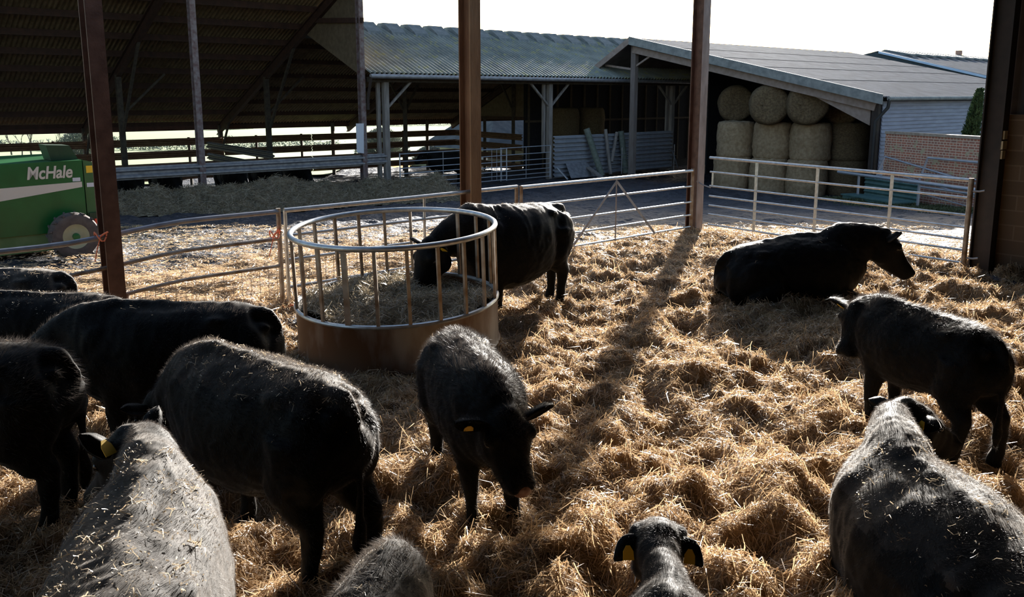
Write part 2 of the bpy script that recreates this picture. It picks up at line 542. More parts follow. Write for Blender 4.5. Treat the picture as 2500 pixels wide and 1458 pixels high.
def grid_mesh(name, X, Y, Z, keep, mat):
    """height field, X Y Z 2-D arrays, keep: per-vertex mask"""
    ny, nx = X.shape
    idx = np.arange(nx * ny).reshape(ny, nx)
    k = keep[:-1, :-1] & keep[1:, :-1] & keep[:-1, 1:] & keep[1:, 1:]
    f = np.stack([idx[:-1, :-1][k], idx[:-1, 1:][k], idx[1:, 1:][k], idx[1:, :-1][k]], 1)
    used = np.unique(f); rem = -np.ones(nx * ny, int); rem[used] = np.arange(len(used))
    v = np.stack([X.ravel(), Y.ravel(), Z.ravel()], 1)[used]
    f = rem[f]
    me = bpy.data.meshes.new(name)
    me.vertices.add(len(v)); me.vertices.foreach_set('co', v.astype(np.float32).ravel())
    me.loops.add(f.size); me.loops.foreach_set('vertex_index', f.astype(np.int32).ravel())
    me.polygons.add(len(f)); me.polygons.foreach_set('loop_start', np.arange(0, f.size, 4, dtype=np.int32))
    me.polygons.foreach_set('use_smooth', [True] * len(f))
    me.update(calc_edges=True)
    me.materials.append(mat)
    o = bpy.data.objects.new(name, me); COL.objects.link(o)
    return o

def uv_planar(o, along, up=Vector((0, 0, 1))):
    me = o.data
    uv = me.uv_layers.new(name='UVMap')
    off = wloc(o)
    for l in me.loops:
        p = me.vertices[l.vertex_index].co + off
        n = me.polygons[0].normal
        uv.data[l.index].uv = (p.dot(along), p.dot(up))

# ------------------------------------------------------------------ ground and bedding
def behind_wall(x, y):
    a = (x - K.x) * U.x + (y - K.y) * U.y; b = (x - K.x) * V.x + (y - K.y) * V.y
    return (a > .07) & (b < .3)
def build_ground():
    xs = np.concatenate([np.arange(-30, -12, .5), np.arange(-12, 14, .09), np.arange(14, 46, .5)])
    ys = np.concatenate([np.arange(6, 30, .09), np.arange(30, 46, .3)])
    X, Y = np.meshgrid(xs, ys)
    Z = yard_h(X, Y) + .05 * (vnoise(X * 2.6, Y * 2.6, 8) - .5) + .035 * (vnoise(X * 7.5, Y * 7.5, 9) - .5)
    keep = ~((out_of_pen(X, Y) > .8) & (Y < 16))
    tag(grid_mesh('ground', X, Y, Z, keep, M_MUD), None, None, None, 'structure')
    # the pen floor: a deep straw bed, spilling a little beyond the rails
    xs = np.arange(-10.5, 9.8, .035); ys = np.arange(-2.5, 17.6, .035)
    X, Y = np.meshgrid(xs, ys)
    D = out_of_pen(X, Y)
    edge = np.where(X < 0, 3.9 + 1.6 * (vnoise(X * .9, Y * .9, 15) - .5), np.where(X > 3.8, 1.9 + .8 * (vnoise(X * .9, Y * .9, 15) - .5), .9))
    k = sstep(-.2, -1.0, D)
    Z = (straw_h(X, Y) - sstep(.1, -.9, D) * .06) * (1 - k) + (yard_h(X, Y) + .055 + .03 * (vnoise(X * 9, Y * 9, 16) - .5)) * k - .10 * sstep(.5, 0, D + edge)
    tag(grid_mesh('floor', X, Y, Z, (D > -edge) & ~behind_wall(X, Y), M_BED), None, None, None, 'structure')
build_ground()

def scatter_straw():
    # stalks on the pen bed, denser where they can be told apart
    N = 430000
    y = 2.6 + (16.9 - 2.6) * RNG.random(N) ** 1.25
    x = (RNG.random(N) - .5) * 2 * np.minimum(.68 * y + .9, 9.4)
    D = out_of_pen(x, y)
    ok = (D > -.55) & ~behind_wall(x, y)
    x, y = x[ok], y[ok]
    n = len(x)
    z = straw_h(x, y)
    e = .06
    gx = (straw_h(x + e, y) - straw_h(x - e, y)) / (2 * e); gy = (straw_h(x, y + e) - straw_h(x, y - e)) / (2 * e)
    az = vnoise(x * 2.2, y * 2.2, 31) * 9 + RNG.normal(0, 1.0, n)
    tilt = np.arctan(gx * np.cos(az) + gy * np.sin(az)) + RNG.normal(0, .38, n)
    ln = np.clip(RNG.lognormal(-2.55, .5, n), .025, .26)
    wd = RNG.uniform(.0028, .0055, n) * (1 + np.clip(y - 6, 0, 10) * .07)
    pos = np.stack([x, y, z + RNG.uniform(.0, .028, n) + np.abs(np.sin(tilt)) * ln * .22], 1)
    tone = np.clip(RNG.normal(.52, .24, n), 0, 1)
    o = blades('loose_straw', pos, az, tilt, ln, wd, M_STRAW, tone, curl=RNG.normal(0, .16, n))
    tag(o, 'loose golden straw bedding strewn thickly over the pen floor', 'straw', None, 'stuff')
    # thinner litter in the yard beyond the rails
    N = 210000
    x = RNG.uniform(-10, 8.6, N); y = RNG.uniform(8.5, 18.5, N)
    D = out_of_pen(x, y)
    far = sstep(-5.2, -1.0, D) * np.where(x < -1, 1.0, .55) + np.where(x < -2.5, .25, 0)
    far = np.maximum(far, np.where(x > 3.8, sstep(-2.4, -.8, D), 0))
    ok = (D < -.45) & ~behind_wall(x, y) & (RNG.random(N) < far) & (y < 17.8)
    x, y = x[ok], y[ok]; n = len(x)
    az = RNG.uniform(0, 6.28, n)
    pos = np.stack([x, y, yard_h(x, y) + .06 + RNG.uniform(0, .03, n)], 1)
    o = blades('straw_litter', pos, az, RNG.normal(0, .16, n), np.clip(RNG.lognormal(-2.7, .5, n), .025, .2), RNG.uniform(.004, .0085, n), M_STRAW, np.clip(RNG.normal(.72, .2, n), 0, 1))
    tag(o, 'scattered straw litter trodden into the yard beyond the tubular rails', 'straw', None, 'stuff')
scatter_straw()

def hay_windrow():
    s = np.arange(-8.6, 2.2, .06); w = np.arange(-3.6, .25, .06)
    Sg, Wg = np.meshgrid(s, w)
    X = O.x + U.x * Sg + V.x * Wg; Y = O.y + U.y * Sg + V.y * Wg
    prof = np.clip(1 - np.abs(Wg + 1.65 + .35 * np.sin(Sg * .9)) / 1.75, 0, 1) ** .8
    amp = .22 + .75 * vnoise(Sg * .75 + 2, Wg * .5, 41) + .35 * (1 - np.abs(2 * vnoise(Sg * 1.7, Wg * 1.4, 42) - 1))
    H = prof * amp * .78 + prof * .12 * (vnoise(Sg * 6, Wg * 6, 43) - .4)
    H *= sstep(2.15, 1.5, Sg) * (1 + .25 * np.exp(-(Sg - .2) ** 2 / 1.2))
    Z = yard_base(X, Y) + H - .04
    o = tag(grid_mesh('hay_windrow', X, Y, Z, H > .03, M_HAYBED), 'long grey heap of loose hay laid along the cattle shed feed barrier', 'hay', None, 'stuff')
    k = np.argwhere(H > .06); k = k[RNG.integers(0, len(k), 26000)]
    x, y, z = X[k[:, 0], k[:, 1]], Y[k[:, 0], k[:, 1]], Z[k[:, 0], k[:, 1]]
    n = len(x)
    b = blades('hay_stalks', np.stack([x + RNG.uniform(-.05, .05, n), y + RNG.uniform(-.05, .05, n), z + RNG.uniform(0, .05, n)], 1), RNG.uniform(0, 6.28, n), RNG.normal(0, .5, n), RNG.uniform(.08, .3, n), RNG.uniform(.006, .012, n), M_HAY, np.clip(RNG.normal(.5, .22, n), 0, 1))
    b.parent = o
    b['kind'] = 'stuff'
hay_windrow()

# ------------------------------------------------------------------ the barn we stand in
def our_barn():
    # H section posts along the rail line
    spec = [('red rusty steel post at the left end of the pen rails', 289, 9.23, .17, .23, M_POST),
            ('rust brown steel post behind the round feeder', 1151, 12.72, .19, .27, M_RUST),
            ('red and grey steel corner post beside the seven bar gate', 1693, 16.75, .19, .27, M_POST)]
    for lab, px, y, a, b, m in spec:
        x = (px - 1250) / FPX * (y * math.cos(PITCH) + 2.6 * math.sin(PITCH)) * 1.0
        base = V3(x, y, -.25)
        o = thing('steel_post', lab, 'post', base, 'steel posts of the pen front')
        top = base + V3(0, 0, 5.75)
        for k in (-1, 1):
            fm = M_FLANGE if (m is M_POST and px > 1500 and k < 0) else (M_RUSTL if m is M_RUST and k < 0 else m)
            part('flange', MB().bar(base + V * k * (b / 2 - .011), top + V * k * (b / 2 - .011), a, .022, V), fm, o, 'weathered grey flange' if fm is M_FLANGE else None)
        part('web', MB().bar(base, top, .018, b - .044, V), m, o)
    # hinge column and block wall on the right
    mb = MB().hbeam(K + V3(0, 0, -.3), K + V3(0, 0, 5.6), .22, .30, up=V, t=.02)
    o = part('steel_column', mb, M_DSTEEL, None)
    tag(o, 'dark steel column at the right where the gate hangs', 'column')
    for i, (z, sx) in enumerate(((2.03, .12), (1.88, .16), (1.74, .12))):
        c = K + FN * .0 - V * .155 + U * (-.02 - .01 * i) + V3(0, 0, z)
        b = MB().box(c, sx, .04, .125, U, V)
        ob = part('timber_block', b, M_BLOCKPALE, o)
    wa = K + U * .12 - V * .05; wb = wa - V * 7.0
    mb = MB().prism([wa + V3(0, 0, -.3), wb + V3(0, 0, -.3), wb + V3(0, 0, 2.33), wa + V3(0, 0, 2.33)], U * .22)
    w = struct('wall_right', mb, M_BLOCKW)
    uv_planar(w, -V)
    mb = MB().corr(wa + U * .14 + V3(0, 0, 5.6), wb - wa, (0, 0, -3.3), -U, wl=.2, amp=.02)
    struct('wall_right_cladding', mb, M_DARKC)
    # pipe run on the wall
    mb = MB().tube([wa - U * .03 - V * .5 + V3(0, 0, 2.36), wa - U * .05 - V * .62 + V3(0, 0, 2.2), wa - U * .05 - V * .9 + V3(0, 0, 2.08), wa - U * .04 - V * 1.6 + V3(0, 0, 1.95)], .012)
    tag(part('cable', mb, M_BLACK), 'thin black cable looping down the concrete block wall', 'cable')
    # the rest of the shell, out of frame: roof, left and back walls
    A = K + U * 1.2 - V * 0.2; 
    def Q(s, w, z): return K + U * s + V * w + V3(0, 0, z)
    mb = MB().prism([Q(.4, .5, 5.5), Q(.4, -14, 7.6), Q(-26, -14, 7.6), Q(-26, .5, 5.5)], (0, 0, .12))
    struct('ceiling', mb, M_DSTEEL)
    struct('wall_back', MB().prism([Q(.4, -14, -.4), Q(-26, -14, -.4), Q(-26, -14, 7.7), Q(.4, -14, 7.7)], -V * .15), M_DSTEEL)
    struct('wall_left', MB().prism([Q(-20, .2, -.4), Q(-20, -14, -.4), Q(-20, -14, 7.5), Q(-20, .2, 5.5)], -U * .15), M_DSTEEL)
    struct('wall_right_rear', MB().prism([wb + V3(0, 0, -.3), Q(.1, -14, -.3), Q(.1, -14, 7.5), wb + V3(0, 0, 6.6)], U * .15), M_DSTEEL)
M_BLOCKPALE = M('pale_timber_offcut', (.42, .33, .2), (.5, .4, .25), 8, .9)
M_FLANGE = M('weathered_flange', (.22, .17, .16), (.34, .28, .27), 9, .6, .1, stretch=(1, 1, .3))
M_RUSTL = M('light_rust', (.17, .085, .035), (.27, .15, .07), 5, .7, .1, bump=.3, stretch=(1, 1, .25))
our_barn()

# ------------------------------------------------------------------ rails and gates
def rail(parent, pts, r, mat=M_GALV, name='rail', n=8):
    return part(name, MB().tube(pts, r, n), mat, parent, None, True)
def fl(t, z, off=.0):
    """point on the fence line, t metres from the corner post"""
    return F0 + FD * t + FN * off + V3(0, 0, z)
def tpx(px):
    d = Vector(at(px, 900, 0)); k = d.x / d.y
    return (F0.x - k * F0.y) / (k * FD.y - FD.x)

def fences():
    tA, tB, tC = tpx(700), tpx(1265), .12
    tL = tA + 7.2
    # hurdle at the left, with sagging rails and a mesh foot
    h = thing('rail_hurdle', 'bent galvanised hurdle with sagging rails and wire mesh foot, left of the feeder', 'hurdle', fl(tA, 0))
    def sag(z, t):
        u = (t - tA) / 3.0
        return z - .13 * sstep(0.35, .9, u) - .02 * sstep(1.2, 2.2, u)
    ts = [tA + .04 + k * .3 for k in range(24)]
    for z, r in ((1.2, .03), (.86, .024), (.52, .022), (.02, .022)):
        rail(h, [fl(t, sag(z, t) if z > .5 else z, .06) for t in ts], r, M_GALVD if z > 1 else M_RUSTG)
    part('upright', MB().tube([fl(tA + .04, -.12, .06), fl(tA + .04, 1.24, .06)], .03), M_RUSTG, h, None, True)
    for tt in (tA + 1.9, tA + 4.6):
        part('upright', MB().bar(fl(tt, -.02, .06), fl(tt, sag(.52, tt), .06), .04, .04), M_RUSTG, h)
    mb = MB()
    for k in range(60):
        t = tA + .1 + k * .115
        mb.tube([fl(t, -.02, .06), fl(t, sag(.5, t), .06)], .0028, 4, False)
    for z in (.12, .22, .32, .42):
        mb.tube([fl(t, z - (.52 - sag(.52, t)) * z / .52, .06) for t in ts], .0028, 4, False)
    part('wire_mesh', mb, M_RUSTG, h)
    # middle hurdle behind the feeder
    g = thing('rail_hurdle', 'galvanised hurdle of four rails standing right behind the round feeder', 'hurdle', fl((tA + tB) / 2, 0))
    for z, r in ((1.2, .03), (.88, .021), (.57, .021), (.22, .021)):
        rail(g, [fl(tA - .06, z, .02), fl((tA + tB) / 2, z + .004, .02), fl(tB + .05, z + (.02 if z > 1 else 0), .02)], r)
    part('upright', MB().tube([fl(tA - .07, -.1, .02), fl(tA - .07, 1.2, .02)], .024), M_GALV, g, None, True)
    part('upright', MB().tube([fl(tB + .06, -.1, .02), fl(tB + .06, 1.24, .02)], .03), M_RUSTG, g, None, True)
    part('upright', MB().tube([fl(tpx(1041), .1, .02), fl(tpx(1041), 1.2, .02)], .02), M_GALV, g, None, True)
    mb = MB()
    for k in range(34):
        t = tB + .1 + k * .12
        if t < tA - .1: mb.tube([fl(t, .0, .02), fl(t, .57, .02)], .0028, 4, False)
    for z in (.1, .34, .46): mb.tube([fl(tB + .1, z, .02), fl(tA - .1, z, .02)], .0028, 4, False)
    part('wire_mesh', mb, M_RUSTG, g)
    # braced gate up to the corner post
    b = thing('field_gate', 'galvanised five bar gate with diagonal braces, left of the corner post', 'gate', fl(2.2, 0))
    for z, r in ((1.2, .03), (.9, .019), (.60, .019), (.35, .019), (.12, .019)):
        rail(b, [fl(tB - .05, z, .0), fl(.05, z, .0)], r)
    tm = tpx(1492)
    part('upright', MB().bar(fl(tB - .06, .05), fl(tB - .06, 1.22), .05, .05), M_RUSTG, b)
    part('upright', MB().bar(fl(.06, .05), fl(.06, 1.24), .055, .055), M_RUSTG, b)
    part('upright', MB().bar(fl(tm, .1, .03), fl(tm, 1.17, .03), .03, .02), M_GALVD, b)
    part('brace', MB().bar(fl(tm, 1.15, .035), fl(tm + 1.1, .12, .035), .04, .012, up=FN), M_GALVD, b)
    part('brace', MB().bar(fl(tm, 1.15, .035), fl(tm - 1.1, .12, .035), .04, .012, up=FN), M_GALVD, b)
    # seven bar gate to the right
    a = Vector((3.78, 16.42, 0)); e = at(2352, 645, .08); e.z = 0
    d = (e - a).normalized(); L = (e - a).length
    def gp(t, z): return a + d * t + V3(0, 0, z)
    G = thing('yard_gate', 'long galvanised seven bar yard gate between corner post and block wall', 'gate', gp(L, 0))
    top0, top1 = 1.45, 1.36
    zs = [.0, .155, .29, .43, .58, .79, 1.0]
    for k, q in enumerate(zs):
        z0 = .17 + (top0 - .17) * q; z1 = .10 + (top1 - .10) * q
        rail(G, [gp(.0 if k != 6 else -.02, z0), gp(L - .03, z1)], .027 if k == 6 else .018)
    part('hanging_stile', MB().tube([gp(L, .02), gp(L, top1 + .03)], .038, 12), M_RUSTG, G, 'rust stained hanging stile', True)
    for f in (.215, .47, .745):
        t = L * f
        part('upright', MB().bar(gp(t, .15 - .05 * f), gp(t, 1.44 - .08 * f), .03, .045, up=d), M_GALV, G)
    part('latch_stile', MB().bar(gp(.06, .17 + .58 * 1.28), gp(.06, .17 + .79 * 1.28), .02, .03, up=d), M_GALV, G)
    part('latch', MB().tube([gp(.02, .88), gp(-.16, .92), gp(-.3, .98)], .012), M_GALVD, G, None, True)
    for z in (1.2, .18): part('hinge', MB().tube([gp(L + .03, z), gp(L + .12, z), gp(L + .2, z + .02)], .014), M_GALVD, G, None, True)
    # twine knots
    def twine(p, lab):
        rr = random.Random(p.x)
        mb = MB()
        mb.tube([p + V3(.06 * math.cos(t), .06 * math.sin(t), .05 * math.sin(2 * t)) for t in np.linspace(0, 6.2, 14)], .008, 5)
        mb.tube([p, p + V3(.05, -.02, .03), p + V3(.09, -.02, .05)], .01, 5)
        mb.tube([p, p + V3(-.03, -.03, -.12), p + V3(-.07, -.03, -.27)], .006, 5)
        tag(part('baler_twine', mb, M_ORANGE, None, None, True), lab, 'twine', 'orange twine ties on the rails')
    t0 = tpx(268)
    twine(fl(t0, sag(1.2, t0) + .02, .09), 'orange twine tying the sagging top rail to the left red post')
    twine(fl(tA + .12, .93, .09), 'orange twine hanging at the hurdle upright left of the feeder')
    twine(fl(tA + .02, -.02, .12), 'orange twine low at the foot of the hurdle upright')
fences()

# ------------------------------------------------------------------ round feeder
def feeder():
    c = Vector((-1.17, 8.72, 0)); r = 1.03
    tiltm = Matrix.Rotation(R(2.6), 4, 'X') @ Matrix.Rotation(R(-1.5), 4, 'Y')
    def W(p): return c + tiltm @ Vector(p)
    f = thing('ring_feeder', 'round galvanised cattle feeder with upright bars and sheet steel base', 'feeder', c)
    N = 72
    ring = [W((r * math.cos(2 * math.pi * k / N), r * math.sin(2 * math.pi * k / N), 1.29)) for k in range(N)]
    part('top_ring', MB().tube(ring, .028, 10, closed=True), M_GALV, f, None, True)
    ring2 = [W((r * math.cos(2 * math.pi * k / N), r * math.sin(2 * math.pi * k / N), .55)) for k in range(N)]
    part('rim_ring', MB().tube(ring2, .022, 8, closed=True), M_GALV, f, None, True)
    nb = 22
    for k in range(nb):
        if k == 4: continue                       # the gap the cow feeds through
        a = 2 * math.pi * (k + .35) / nb
        p = V3(r * math.cos(a), r * math.sin(a), 0)
        t = V3(-math.sin(a), math.cos(a), 0)
        w = .05 if k in (15, 4) else .032
        part('upright_bar', MB().bar(W(p + V3(0, 0, .54)), W(p + V3(0, 0, 1.28)), w, .026, up=tiltm.to_3x3() @ p.normalized()), M_RUSTG, f)
    prof = [(r - .012, -.1), (r + .004, -.1), (r + .004, .06), (r + .02, .09), (r + .004, .12), (r + .004, .5), (r + .015, .55), (r - .008, .55), (r - .012, .5), (r - .012, -.1)]
    mb = MB().lathe(prof[:-1], (0, 0, 0), n=64)
    mb.f = mb.f[:-2]                               # open top and bottom
    n = 64; last = (len(prof) - 2) * n
    mb.f += [(last + k, last + (k + 1) % n, (k + 1) % n, k) for k in range(n)]
    mb.v = [tuple(W(p)) for p in mb.v]
    part('base_sheet', mb, M_BASE, f, 'rust stained sheet steel base', True)
    # hay inside
    q = np.linspace(-r + .05, r - .05, 90)
    X, Y = np.meshgrid(q, q)
    rr = np.sqrt(X * X + Y * Y)
    Z = .40 + .18 * (vnoise(X * 2.2 + 9, Y * 2.2, 51) - .4) + .10 * (1 - np.abs(2 * vnoise(X * 4, Y * 4, 52) - 1)) + .04 * vnoise(X * 14, Y * 14, 53)
    Z += .16 * np.exp(-((X + .45) ** 2 + (Y + .05) ** 2) / .08) + .12 * np.exp(-((X + .1) ** 2 + (Y - .35) ** 2) / .1) + .12 * np.exp(-((X - .4) ** 2 + (Y + .2) ** 2) / .12)
    h = grid_mesh('feeder_hay', X + c.x, Y + c.y, Z + tiltm[2][0] * X + tiltm[2][1] * Y, rr < r - .05, M_HAYBED)
    tag(h, 'loose brown hay heaped inside the round feeder', 'hay', None, 'stuff')
    n = 9000
    a = RNG.uniform(0, 6.28, n); d = (r - .06) * np.sqrt(RNG.random(n))
    ix = np.clip(((d * np.cos(a)) + r - .05) / (2 * r - .1) * 89, 0, 89).astype(int); iy = np.clip(((d * np.sin(a)) + r - .05) / (2 * r - .1) * 89, 0, 89).astype(int)
    z = (Z + tiltm[2][0] * X + tiltm[2][1] * Y)[iy, ix]
    s = blades('hay_stalks', np.stack([c.x + d * np.cos(a), c.y + d * np.sin(a), z + RNG.uniform(.0, .05, n)], 1), RNG.uniform(0, 6.28, n), RNG.normal(0, .45, n), RNG.uniform(.06, .22, n), RNG.uniform(.003, .006, n), M_HAY, np.clip(RNG.normal(.5, .25, n), 0, 1), curl=RNG.uniform(-.3, .3, n))
    s.parent = h; s['kind'] = 'stuff'
M_BASE = M('rusty_sheet_steel', (.11, .05, .022), (.30, .27, .24), 2.6, .5, .4, lo=.46, hi=.66, stretch=(1, 1, .35))
feeder()

# ------------------------------------------------------------------ cattle shed (tall, left) and long shed share the front line
RS = .46
def roofz(w): return 1.43 + RS * (12.0 - w)
BAY = 5.46
def cattle_shed():
    t = thing('cattle_shed', 'tall dark open cattle shed on the left with steel rafters and corrugated roof', 'shed', P(-4, 4, -.6))
    # roof: one long pitch from the front down to the far eave, above the far half of the neighbouring shed too
    sl = (V * 12.9 - V3(0, 0, RS * 12.9))
    n = (V * RS + V3(0, 0, 1)).normalized()
    part('roof', MB().corr(P(-17, -.7, roofz(-.7) + .12), U * 17.6, sl, n, rows=2), M_SHEET, t)
    sl2 = (V * 8.4 - V3(0, 0, RS * 8.4))
    k = 0
    w = 11.9
    while w > -.6:
        part('purlin', MB().bar(P(-17, w, roofz(w) - .04), P(.1, w, roofz(w) - .04), .09, .20), M_PURLIN, t)
        w -= 1.12
    for s in (-3 * BAY, -2 * BAY, -BAY, 0):
        part('rafter', MB().hbeam(P(s, -.6, roofz(-.6) - .33), P(s, 12.0, roofz(12) - .33), .16, .34, t=.03), M_PURLIN, t)
        part('post', MB().hbeam(P(s, 0, -.8), P(s, 0, roofz(0) - .4), .17, .22, up=V, t=.03), M_POSTG, t)
        part('post', MB().bar(P(s, 7.0, -1.2), P(s, 7.0, roofz(7) - .4), .17, .17, up=V), M_DTIMBER, t)
        part('post', MB().bar(P(s, 11.7, -1.4), P(s, 11.7, roofz(11.7) - .2), .16, .16, up=V), M_DTIMBER, t)
        part('brace', MB().bar(P(s, 11.7, .2), P(s, 10.6, roofz(10.6) - .4), .07, .07), M_DTIMBER, t)
        part('knee_brace', MB().bar(P(s, 7, 1.9), P(s + 1.6, 7, roofz(7) - .35), .07, .07), M_DTIMBER, t)
        part('knee_brace', MB().bar(P(s, 7, 1.2), P(s, 4.6, roofz(4.6) - .5), .08, .1), M_DTIMBER, t)
    part('eave_beam', MB().bar(P(-17, 11.85, roofz(11.85) - .22), P(.1, 11.85, roofz(11.85) - .22), .1, .20), M_PURLIN, t)
    # gable sheeting between this roof and the lower roof next door
    part('gable_sheeting', MB().prism([P(.06, .1, 3.25), P(.06, 4.03, 4.9), P(.06, 4.6, 4.75), P(.06, 4.6, roofz(4.6)), P(.06, .1, roofz(.1))], U * .03), M_CLAD, t)
    part('gable_rail', MB().bar(P(0, -.2, 5.0), P(0, 3.2, 5.2), .08, .16), M_PURLIN, t)
    # far wall of barrier planks, front feed barrier, low kerb plank
    for z in (.72, .22, -.28, -.70):
        for k in range(3):
            part('barrier_plank', MB().crash(P(-3 * BAY + k * BAY, 11.55, z), P(-2 * BAY + k * BAY - .02, 11.55, z), .30, out=-V), M_RUSTB, t, 'rusty crash barrier plank')
    for k in range(3):
        s0 = -3 * BAY + k * BAY
        part('feed_barrier', MB().crash(P(s0 + .0, -.02, .50), P(s0 + BAY - .02, -.02, .50), .36, .1, out=-V), M_GALVD, t, 'dull galvanised crash barrier')
        part('kerb_plank', MB().crash(P(s0, .0, -.42), P(s0 + BAY - .02, .0, -.42), .26, .08, out=-V), M_GALVD, t)
    for s in (-4.1, -1.4, -9.3, -6.6):
        part('barrier_stud', MB().bar(P(s, 11.65, -1.3), P(s, 11.65, .9), .1, .1), M_DTIMBER, t)
    for j, z in enumerate((.42, -.05, -.5)):
        part('partition_plank', MB().crash(P(-.75, 11.3, z + .14), P(-.75, 5.0, z), .3, out=-U), M_DARKG, t)
    # white sheet on the end post
    part('white_sheet', MB().prism([P(-.34, -.16, .78), P(-.08, -.16, .74), P(-.05, -.16, 1.72), P(-.34, -.16, 1.72)], V * .02), M_WHITE, t, 'white plastic sheet on post')
M_RUSTB = M('rusty_barrier', (.10, .045, .02), (.17, .09, .045), 5, .8)
cattle_shed()

def long_shed():
    t = thing('long_shed', 'low timber shed with mossy grey corrugated roof in the centre background', 'shed', P(9, 2, -.6))
    RW, RZ, EZ = 4.03, 5.09, 3.36
    x1 = 30.0
    fs = V * (RW + .35) + V3(0, 0, RZ - EZ + .15)
    n = (V3(0, 0, 1) - V * ((RZ - EZ) / RW)).normalized()
    part('roof', MB().corr(P(.15, -.35, EZ - .02), U * x1, fs, n, wl=.19, amp=.045), M_ROOF, t)
    d2 = V * 8.3 - V3(0, 0, RS * 8.3)
    part('rear_roof', MB().corr(P(.15, RW - .1, RZ + .0), U * x1, d2, (V * RS + V3(0, 0, 1)).normalized()), M_SHEET, t)
    # ridge caps lapping one another
    k = 0
    s = .2
    while s < x1:
        a = P(s, 0, 0)
        p = [P(s, RW - .85, RZ - .26), P(s, RW - .75, RZ - .10), P(s, RW - .2, RZ + .26), P(s, RW + .2, RZ + .26), P(s, RW + .75, RZ - .10), P(s, RW + .85, RZ - .40)]
        part('ridge_cap', MB().prism(p, U * .62), M_RIDGE, t)
        s += 1.06
    # gutter
    prof = []
    mb = MB().tube([P(.1, -.42, EZ - .12), P(x1 * .5, -.42, EZ - .14), P(x1, -.42, EZ - .16)], .075, 10)
    part('gutter', mb, M_GALVD, t, None, True)
    part('downpipe', MB().tube([P(.12, -.42, EZ - .15), P(.12, -.3, EZ - .5), P(.14, -.16, EZ - .8), P(.14, -.14, EZ - 1.2)], .05, 8), M_DSTEEL, t, None, True)
    part('fascia', MB().bar(P(.2, -.25, EZ - .10), P(x1, -.25, EZ - .10), .04, .22), M_DTIMBER, t)
    part('wall_plate', MB().bar(P(.2, -.05, EZ - .22), P(x1, -.05, EZ - .22), .12, .16), M_DTIMBER, t)
    for i in range(4):
        s = .91 + i * 7.57
        part('post', MB().bar(P(s, 0, -.8), P(s, 0, EZ - .2), .19, .17, up=V), M_TIMBER, t)
        part('post', MB().bar(P(s - .22, .1, .4 if i else -.8), P(s - .22, .1, EZ - .3), .12, .1, up=V), M_TIMBER, t)
        for sg in (-1, 1):
            if i == 0 and sg < 0: continue
            part('knee_brace', MB().bar(P(s, -.02, EZ - 1.2), P(s + sg * 1.05, -.02, EZ - .25), .08, .07), M_TIMBER, t)
    w = 11.9
    while w > RW:
        part('purlin', MB().bar(P(.2, w, roofz(w) - .12), P(x1, w, roofz(w) - .12), .09, .2), M_PURLIN, t)
        w -= 1.12
    for s in (.91 + 5.5, 12.7):
        part('rafter', MB().hbeam(P(s, 4.1, roofz(4.1) - .4), P(s, 12, roofz(12) - .38), .15, .3, t=.03), M_PURLIN, t)
        part('post', MB().bar(P(s, 7.0, -1.2), P(s, 7.0, roofz(7) - .4), .17, .17), M_DTIMBER, t)
        for sg in (-1, 1): part('knee_brace', MB().bar(P(s, 7.0, 1.9), P(s + sg * .9, 7.0, roofz(7) - .3), .08, .08), M_DTIMBER, t)
    for s in (BAY, 2 * BAY): part('post', MB().bar(P(s, 11.7, -1.4), P(s, 11.7, roofz(11.7) - .2), .15, .15), M_DTIMBER, t)
    part('eave_beam', MB().bar(P(.1, 11.85, roofz(11.85) - .22), P(12.8, 11.85, roofz(11.85) - .22), .1, .20), M_PURLIN, t)
    # partition: sheeting above, planks below
    zb = 1.55
    part('partition_sheeting', MB().prism([P(12.75, 6.2, zb), P(12.75, 11.85, 1.5), P(12.75, 11.85, roofz(11.85) - .1), P(12.75, 6.2, roofz(6.2) - .1)], U * .03), M_CLAD, t)
    part('partition_rail', MB().bar(P(12.7, 6.2, zb), P(12.7, 11.85, 1.5), .1, .14), M_PURLIN, t)
    part('post', MB().bar(P(12.7, 9.2, -1.2), P(12.7, 9.2, zb), .15, .15), M_DTIMBER, t)
    for z in (.72, .22, -.28, -.70):
        part('barrier_plank', MB().crash(P(12.6, 11.55, z), P(12.6, 6.2, z - .08), .3, out=-U), M_RUSTB, t, 'rusty crash barrier plank')
        for k in range(3):
            s0 = k * 4.2 + .05
            part('barrier_plank', MB().crash(P(s0, 11.55, z), P(min(s0 + 4.18, 12.6), 11.55, z), .3, out=-V), M_RUSTB, t, 'rusty crash barrier plank')
    for s in (1.6, 3.8, 7.9, 9.4):
        part('barrier_stud', MB().bar(P(s, 11.65, -1.3), P(s, 11.65, .9), .1, .1), M_DTIMBER, t)
    # dark boarded back wall with pale studs
    part('back_boarding', MB().prism([P(12.7, 6.2, -2), P(x1, 6.2, -2), P(x1, 6.2, roofz(6.2) - .1), P(12.7, 6.2, roofz(6.2) - .1)], V * .05), M_BLACKB, t)
    for k in range(14):
        s = 12.95 + k * .95
        part('stud', MB().bar(P(s, 6.15, -.9), P(s, 6.15, roofz(6.2) - .15), .09, .06, up=V), M_DTIMBER2, t)
    part('back_rail', MB().bar(P(12.7, 6.12, 1.4), P(x1, 6.12, 1.4), .05, .1), M_DTIMBER2, t)
    # end barrier stub beside the cattle shed, and wall of stacked barriers
    part('feed_barrier', MB().crash(P(.05, -.02, .52), P(.85, -.02, .52), .36, .1, out=-V), M_GALVD, t)
    for j in range(5):
        z = -.46 + j * .335
        part('wall_plank', MB().crash(P(8.6, -.10, z), P(12.3, -.10, z + .01), .33, .1, out=-V), M_GALVB, t)
        part('wall_plank', MB().crash(P(12.2, -.06, z + .01), P(16.0, -.06, z + .03), .33, .1, out=-V), M_GALVB, t)
